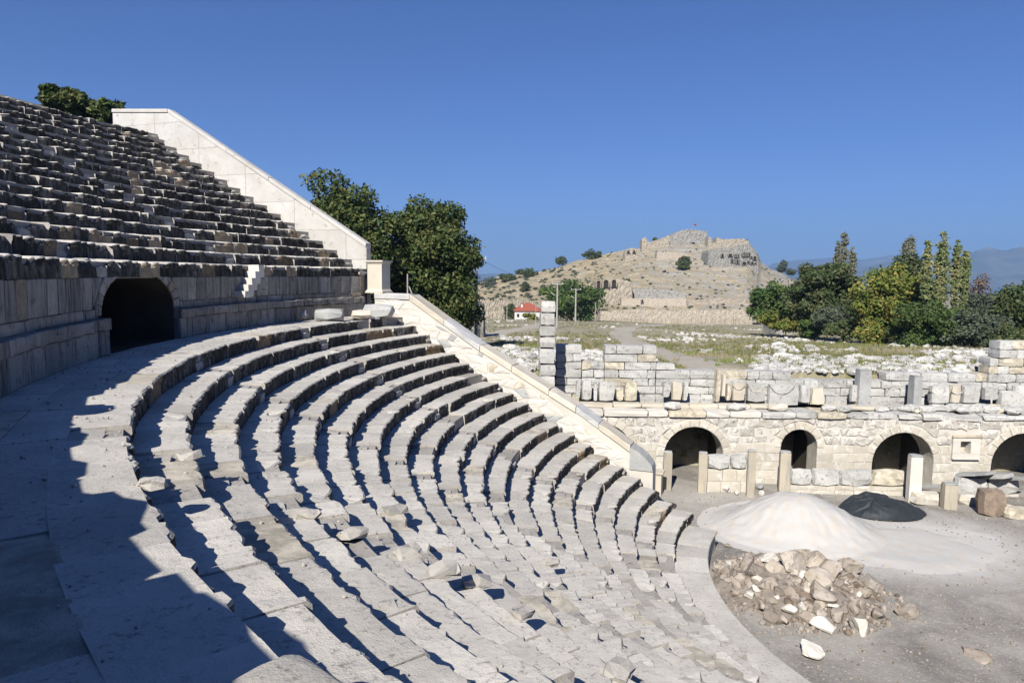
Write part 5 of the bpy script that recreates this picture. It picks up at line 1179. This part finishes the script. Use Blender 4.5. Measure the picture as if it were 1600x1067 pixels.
TO = [(1127, 396.5, 1131, 401.5, 'arch'), (1138.5, 397, 1144, 401, 'box'), (1148, 397.5, 1149.5, 402.5, 'box'), (1150.5, 397.5, 1152.3, 402.5, 'box'), (1153.3, 397.5, 1155.3, 402.5, 'box'), (1160, 395, 1161.8, 401, 'box'), (1163, 395, 1165, 401, 'box'), (1166, 395, 1168, 401, 'box'), (1169.5, 395, 1172.5, 400.5, 'box'), (1142.5, 405.5, 1146, 411, 'box'), (1148, 405.5, 1149.3, 412, 'box'), (1151, 406, 1154.5, 413, 'box'), (1155.6, 406, 1156.6, 412, 'box'), (1160, 409.5, 1166, 414, 'box'), (1168.5, 408, 1171.5, 412, 'box'), (1172.5, 401, 1175.5, 404, 'box'), (1177, 400.5, 1182, 406.5, 'arch'), (1173.5, 409.5, 1177.5, 414, 'box'), (1179, 410.5, 1182, 413, 'box')]
cliff('rock_tombs', [(1105, 410), (1107, 391), (1125, 389), (1140, 387), (1160, 382), (1170, 382), (1177, 390), (1181, 398), (1184, 408), (1185, 418)], 377, 12, m_ruing, 'rock face honeycombed with cut tombs on the right of the hill', 'rock tombs', 6, TO)
cliff('ruined_baths', [(932, 476), (933, 440), (940, 437), (962, 436), (975, 437), (988, 441), (989, 466)], 285, 8, m_ruin, 'ruined hall with two tall arches on the lower left slope', 'ruin', 7, [(943, 437.5, 951, 449, 'arch'), (956, 437, 963, 448, 'arch'), (932.5, 439, 938, 450, 'box')])
cliff('stadium_wall', [(969, 468), (971, 451), (1000, 451), (1040, 452), (1072, 458), (1073, 467)], 272, 6, m_ruing, 'long grey ruin wall at the foot of the hill', 'wall', 8, jag=.12)
cliff('stadium_wall', [(971, 479.5), (972, 466.5), (1073, 466), (1074, 479)], 268, 5, m_ruino, 'long ochre lower wall band in front of the grey ruin wall', 'wall', 9, [(1002, 468.5, 1005, 474, 'box')], jag=.08)
cliff('stadium_wall', [(1074, 478), (1080, 470), (1120, 466), (1160, 468), (1174, 472), (1175, 478)], 262, 6, m_ruino, 'broken ochre wall at the right foot of the hill', 'wall', 10, jag=.3)
cliff('terrace_wall', [(938, 500), (945, 486), (1000, 483), (1060, 485), (1120, 484), (1175, 484), (1176, 500)], 222, 5, m_ruin, 'long low rubble bank of stones before the hill', 'wall', 11, jag=.22)
cliff('field_wall', [(740, 502), (742, 467.5), (770, 469), (800, 468), (833, 470), (842, 480), (843, 502)], 235, 6, m_ruin, 'long rubble wall behind the tall pole', 'wall', 12, jag=.4)
cliff('field_wall', [(700, 520), (703, 474), (720, 468), (748, 470), (756, 474), (757, 518)], 84, 3, m_ruing, 'shaded ruined wall stub behind the tall pole', 'ruin', 13, jag=.5)
cl = empty('cave', hill_at(1038, 426), 'round dark cave mouth in the middle of the hillside', 'cave')
for (px_, py_, s_) in ((1038, 426, 1.1),):
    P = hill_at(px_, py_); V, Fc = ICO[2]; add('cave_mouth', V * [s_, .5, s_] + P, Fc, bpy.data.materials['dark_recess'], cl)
# boulders and bushes on the hill
rs = np.random.default_rng(77); B = MB()
for k in range(620):
    px_ = rs.uniform(860, 1240) if rs.random() < .8 else rs.uniform(740, 900); py_ = rs.uniform(385, 492); P = hill_at(px_, py_)
    if P[1] > 399 or P[1] < 238: continue
    s = rs.uniform(.25, .9) * (1.9 if rs.random() < .1 else 1); V, Fc = rock(P + [0, 0, .1 * s], (s * 1.5, s, s * rs.uniform(.5, .9)), 1 if s < 1 else 2, rs, 5); B.add(V, Fc)
B.build('hill_boulders', m_ruing)['kind'] = 'stuff'
cen = []; rr = []
for k in range(900):
    px_ = rs.uniform(745, 960) if rs.random() < .62 else rs.uniform(900, 1230); py_ = rs.uniform(390, 494); P = hill_at(px_, py_)
    if P[1] > 405 or P[1] < 238: continue
    s = rs.uniform(.35, 1.2) * (1.35 if px_ < 900 else .8); cen.append(P + [0, 0, .25 * s]); rr.append([s, s, s * .65])
V, Fa = leaves(np.array(cen), np.array(rr), 40000, .3, 5, shell=.2); fast('scrub', V, Fa, L_olive)['kind'] = 'stuff'
HB = [(1059, 1080, 398, 421, 'conical dark tree standing alone in the middle of the hillside', 2600, L_dark), (868, 888, 401, 414, 'round dark tree on the ridge left of the summit', 1500, L_dark), (906, 944, 391, 405, 'wide dark bush on the ridge skyline', 2200, L_dark), (1020, 1027, 371, 378, 'tiny tree beside the broken tower', 400, L_fig), (1161, 1169, 374, 383, 'tiny dark tree at the right end of the battlement wall', 500, L_dark),
      (973, 984, 434, 447, 'small green tree beside the ruined arches', 900, L_dark), (1213, 1232, 407, 428, 'pale green tree on the right shoulder of the hill', 1800, L_olive), (1228, 1244, 418, 431, 'low olive tree behind the shelter roofs', 1000, L_olive), (748, 776, 431, 449, 'grey green bush at the left end of the ridge', 1600, L_olive), (776, 812, 426, 440, 'second bush along the left ridge', 1500, L_dark), (802, 850, 419, 433, 'long dark thicket on the left ridge', 2400, L_dark), (812, 830, 441, 456, 'green bush on the slope above the red roofed house', 900, L_dark)]
for k, (a, b, t_, bb, lab, n, mt) in enumerate(HB):
    P = hill_at((a + b) / 2, bb); D = P[1] if P[1] < 415 else 398.; tree_px('small_tree' if 'tree' in lab else 'bush', a, b, t_, bb + 1, bb + .5, D, n, .42, mt, lab, 300 + k, ncl=22, tr=.15, limbs=3, rmin=.2, rmax=.4, cat='tree' if 'tree' in lab else 'bush', **({'depth': 2.5}))
# flag on the summit
p = aty(1085, 359, 398); th = empty('flag', tuple(p), 'tiny red flag on a pole at the top of the fortress', 'flag'); V, Fc = tube([(p[0] - .3, 398, p[2] - 1), (p[0] - .3, 398, p[2] + 3.4)], .08, .05, 6); add('flagpole', V, Fc, m_metal, th)
V = []
for i in range(7):
    for z in (0, 1.5): V.append((p[0] - .3 + i * .22, 398 + .2 * math.sin(i * 1.3), p[2] + 2.3 + z * .7 - i * .04))
add('flag_cloth', V, [(2 * i, 2 * i + 2, 2 * i + 3, 2 * i + 1) for i in range(6)], plain('red_cloth', (.35, .03, .03), .8), th)
# shelter roofs on the right shoulder
th = empty('shelter', tuple(aty(1225, 440, 330)), 'flat pale shelter roofs on the right shoulder of the hill', 'shelter')
for (a, b, c, d) in ((1207, 428, 1232, 437), (1222, 431, 1241, 438)):
    p, q = aty(a, b, 334), aty(c, d, 326); V = [(p[0], 336, p[2]), (q[0] - 1, 336, p[2]), (q[0], 324, q[2]), (p[0] + 3.5, 324, q[2]), (p[0], 336, p[2] - .3), (q[0] - 1, 336, p[2] - .3), (q[0], 324, q[2] - .3), (p[0] + 3.5, 324, q[2] - .3)]
    add('roof_sheet', V, [(0, 1, 2, 3), (7, 6, 5, 4), (0, 4, 5, 1), (1, 5, 6, 2), (2, 6, 7, 3), (3, 7, 4, 0)], m_ruing, th)
    for x in (p[0] + 4, q[0] - .5): V, Fc = box((x - .15, 324.5, q[2] - 4), (x + .15, 324.8, q[2] - .3)); add('shelter_post', V, Fc, m_metal, th)

# ------------------------------------------------------------------ far mountains
def mountains(D, prof, seed, hscale=1.):
    us = np.arange(-200, 2300, 5.); rows = 26; V = []; zb = -60.; m_ = rows + 1
    for u in us:
        e = (429 + .011 * (u - 800) - float(np.interp(u, [p[0] for p in prof], [p[1] for p in prof]))) / F_PX * D
        for j in range(rows + 1):
            t = j / rows; y = D * (.72 + .28 * t) if j < rows else D * 1.1
            x = (u - 800) / F_PX * D * (y / D if j < rows else 1); V.append([x, y, t, e])
    V = np.array(V); X, Y, T, Eh = V.T; ridg = np.abs(fbm(X, Y, .0011, seed, 5)); Zt = ZC + Eh * T ** 1.15 + zb * (1 - T) + (T * (1 - T)) * 4 * Eh * (ridg - .25) * .9 + Eh * .05 * fbm(X, Y, .004, seed + 2) * T; Zt = np.where(Y > D * 1.05, zb, Zt)
    n = len(us); Fc = [(i * m_ + j, (i + 1) * m_ + j, (i + 1) * m_ + j + 1, i * m_ + j + 1) for i in range(n - 1) for j in range(rows)]
    M, t, b = newmat('mountain_rock'); g = nd(t, 'ShaderNodeNewGeometry'); sx = nd(t, 'ShaderNodeSeparateXYZ'); t.links.new(g.outputs['Position'], sx.inputs[0]); n1 = nz(t, g.outputs['Position'], .003, 6, .65)
    c = mix(t, rng_(t, n1, .4, .6), (.07, .08, .05), (.14, .13, .10)); c = mix(t, rng_(t, mth(t, 'ADD', mth(t, 'MULTIPLY', sx.outputs[2], .0016), n1), .98, 1.12), c, (.40, .38, .36)); t.links.new(c, b.inputs['Base Color'])
    add('mountains', np.stack([X, Y, Zt], 1), Fc, M, smooth=True)['kind'] = 'structure'
mountains(9500, [(-200, 425), (600, 428), (1180, 425), (1205, 410), (1240, 405), (1300, 400), (1345, 405), (1380, 399), (1400, 396), (1425, 398), (1460, 402), (1500, 404), (1560, 402), (1640, 400), (2300, 400)], 41)
mountains(7200, [(-200, 432), (1150, 436), (1250, 430), (1300, 424), (1350, 415), (1400, 402), (1440, 400), (1480, 402), (1500, 398), (1520, 390), (1537, 386.5), (1550, 391), (1565, 393), (1585, 387), (1600, 384), (1700, 376), (2300, 390)], 43)
# ------------------------------------------------------------------ haze
V, Fc = box((-11000, -300, -420), (15000, 12500, 700)); M = bpy.data.materials.new('haze_air'); M.use_nodes = True; t = M.node_tree; t.nodes.remove(t.nodes['Principled BSDF'])
v = t.nodes.new('ShaderNodeVolumePrincipled'); v.inputs['Density'].default_value = 1.35e-4; v.inputs['Color'].default_value = (.36, .60, 1., 1); t.links.new(v.outputs[0], t.nodes['Material Output'].inputs['Volume'])
o = add('haze', V, Fc, M); o['kind'] = 'stuff'
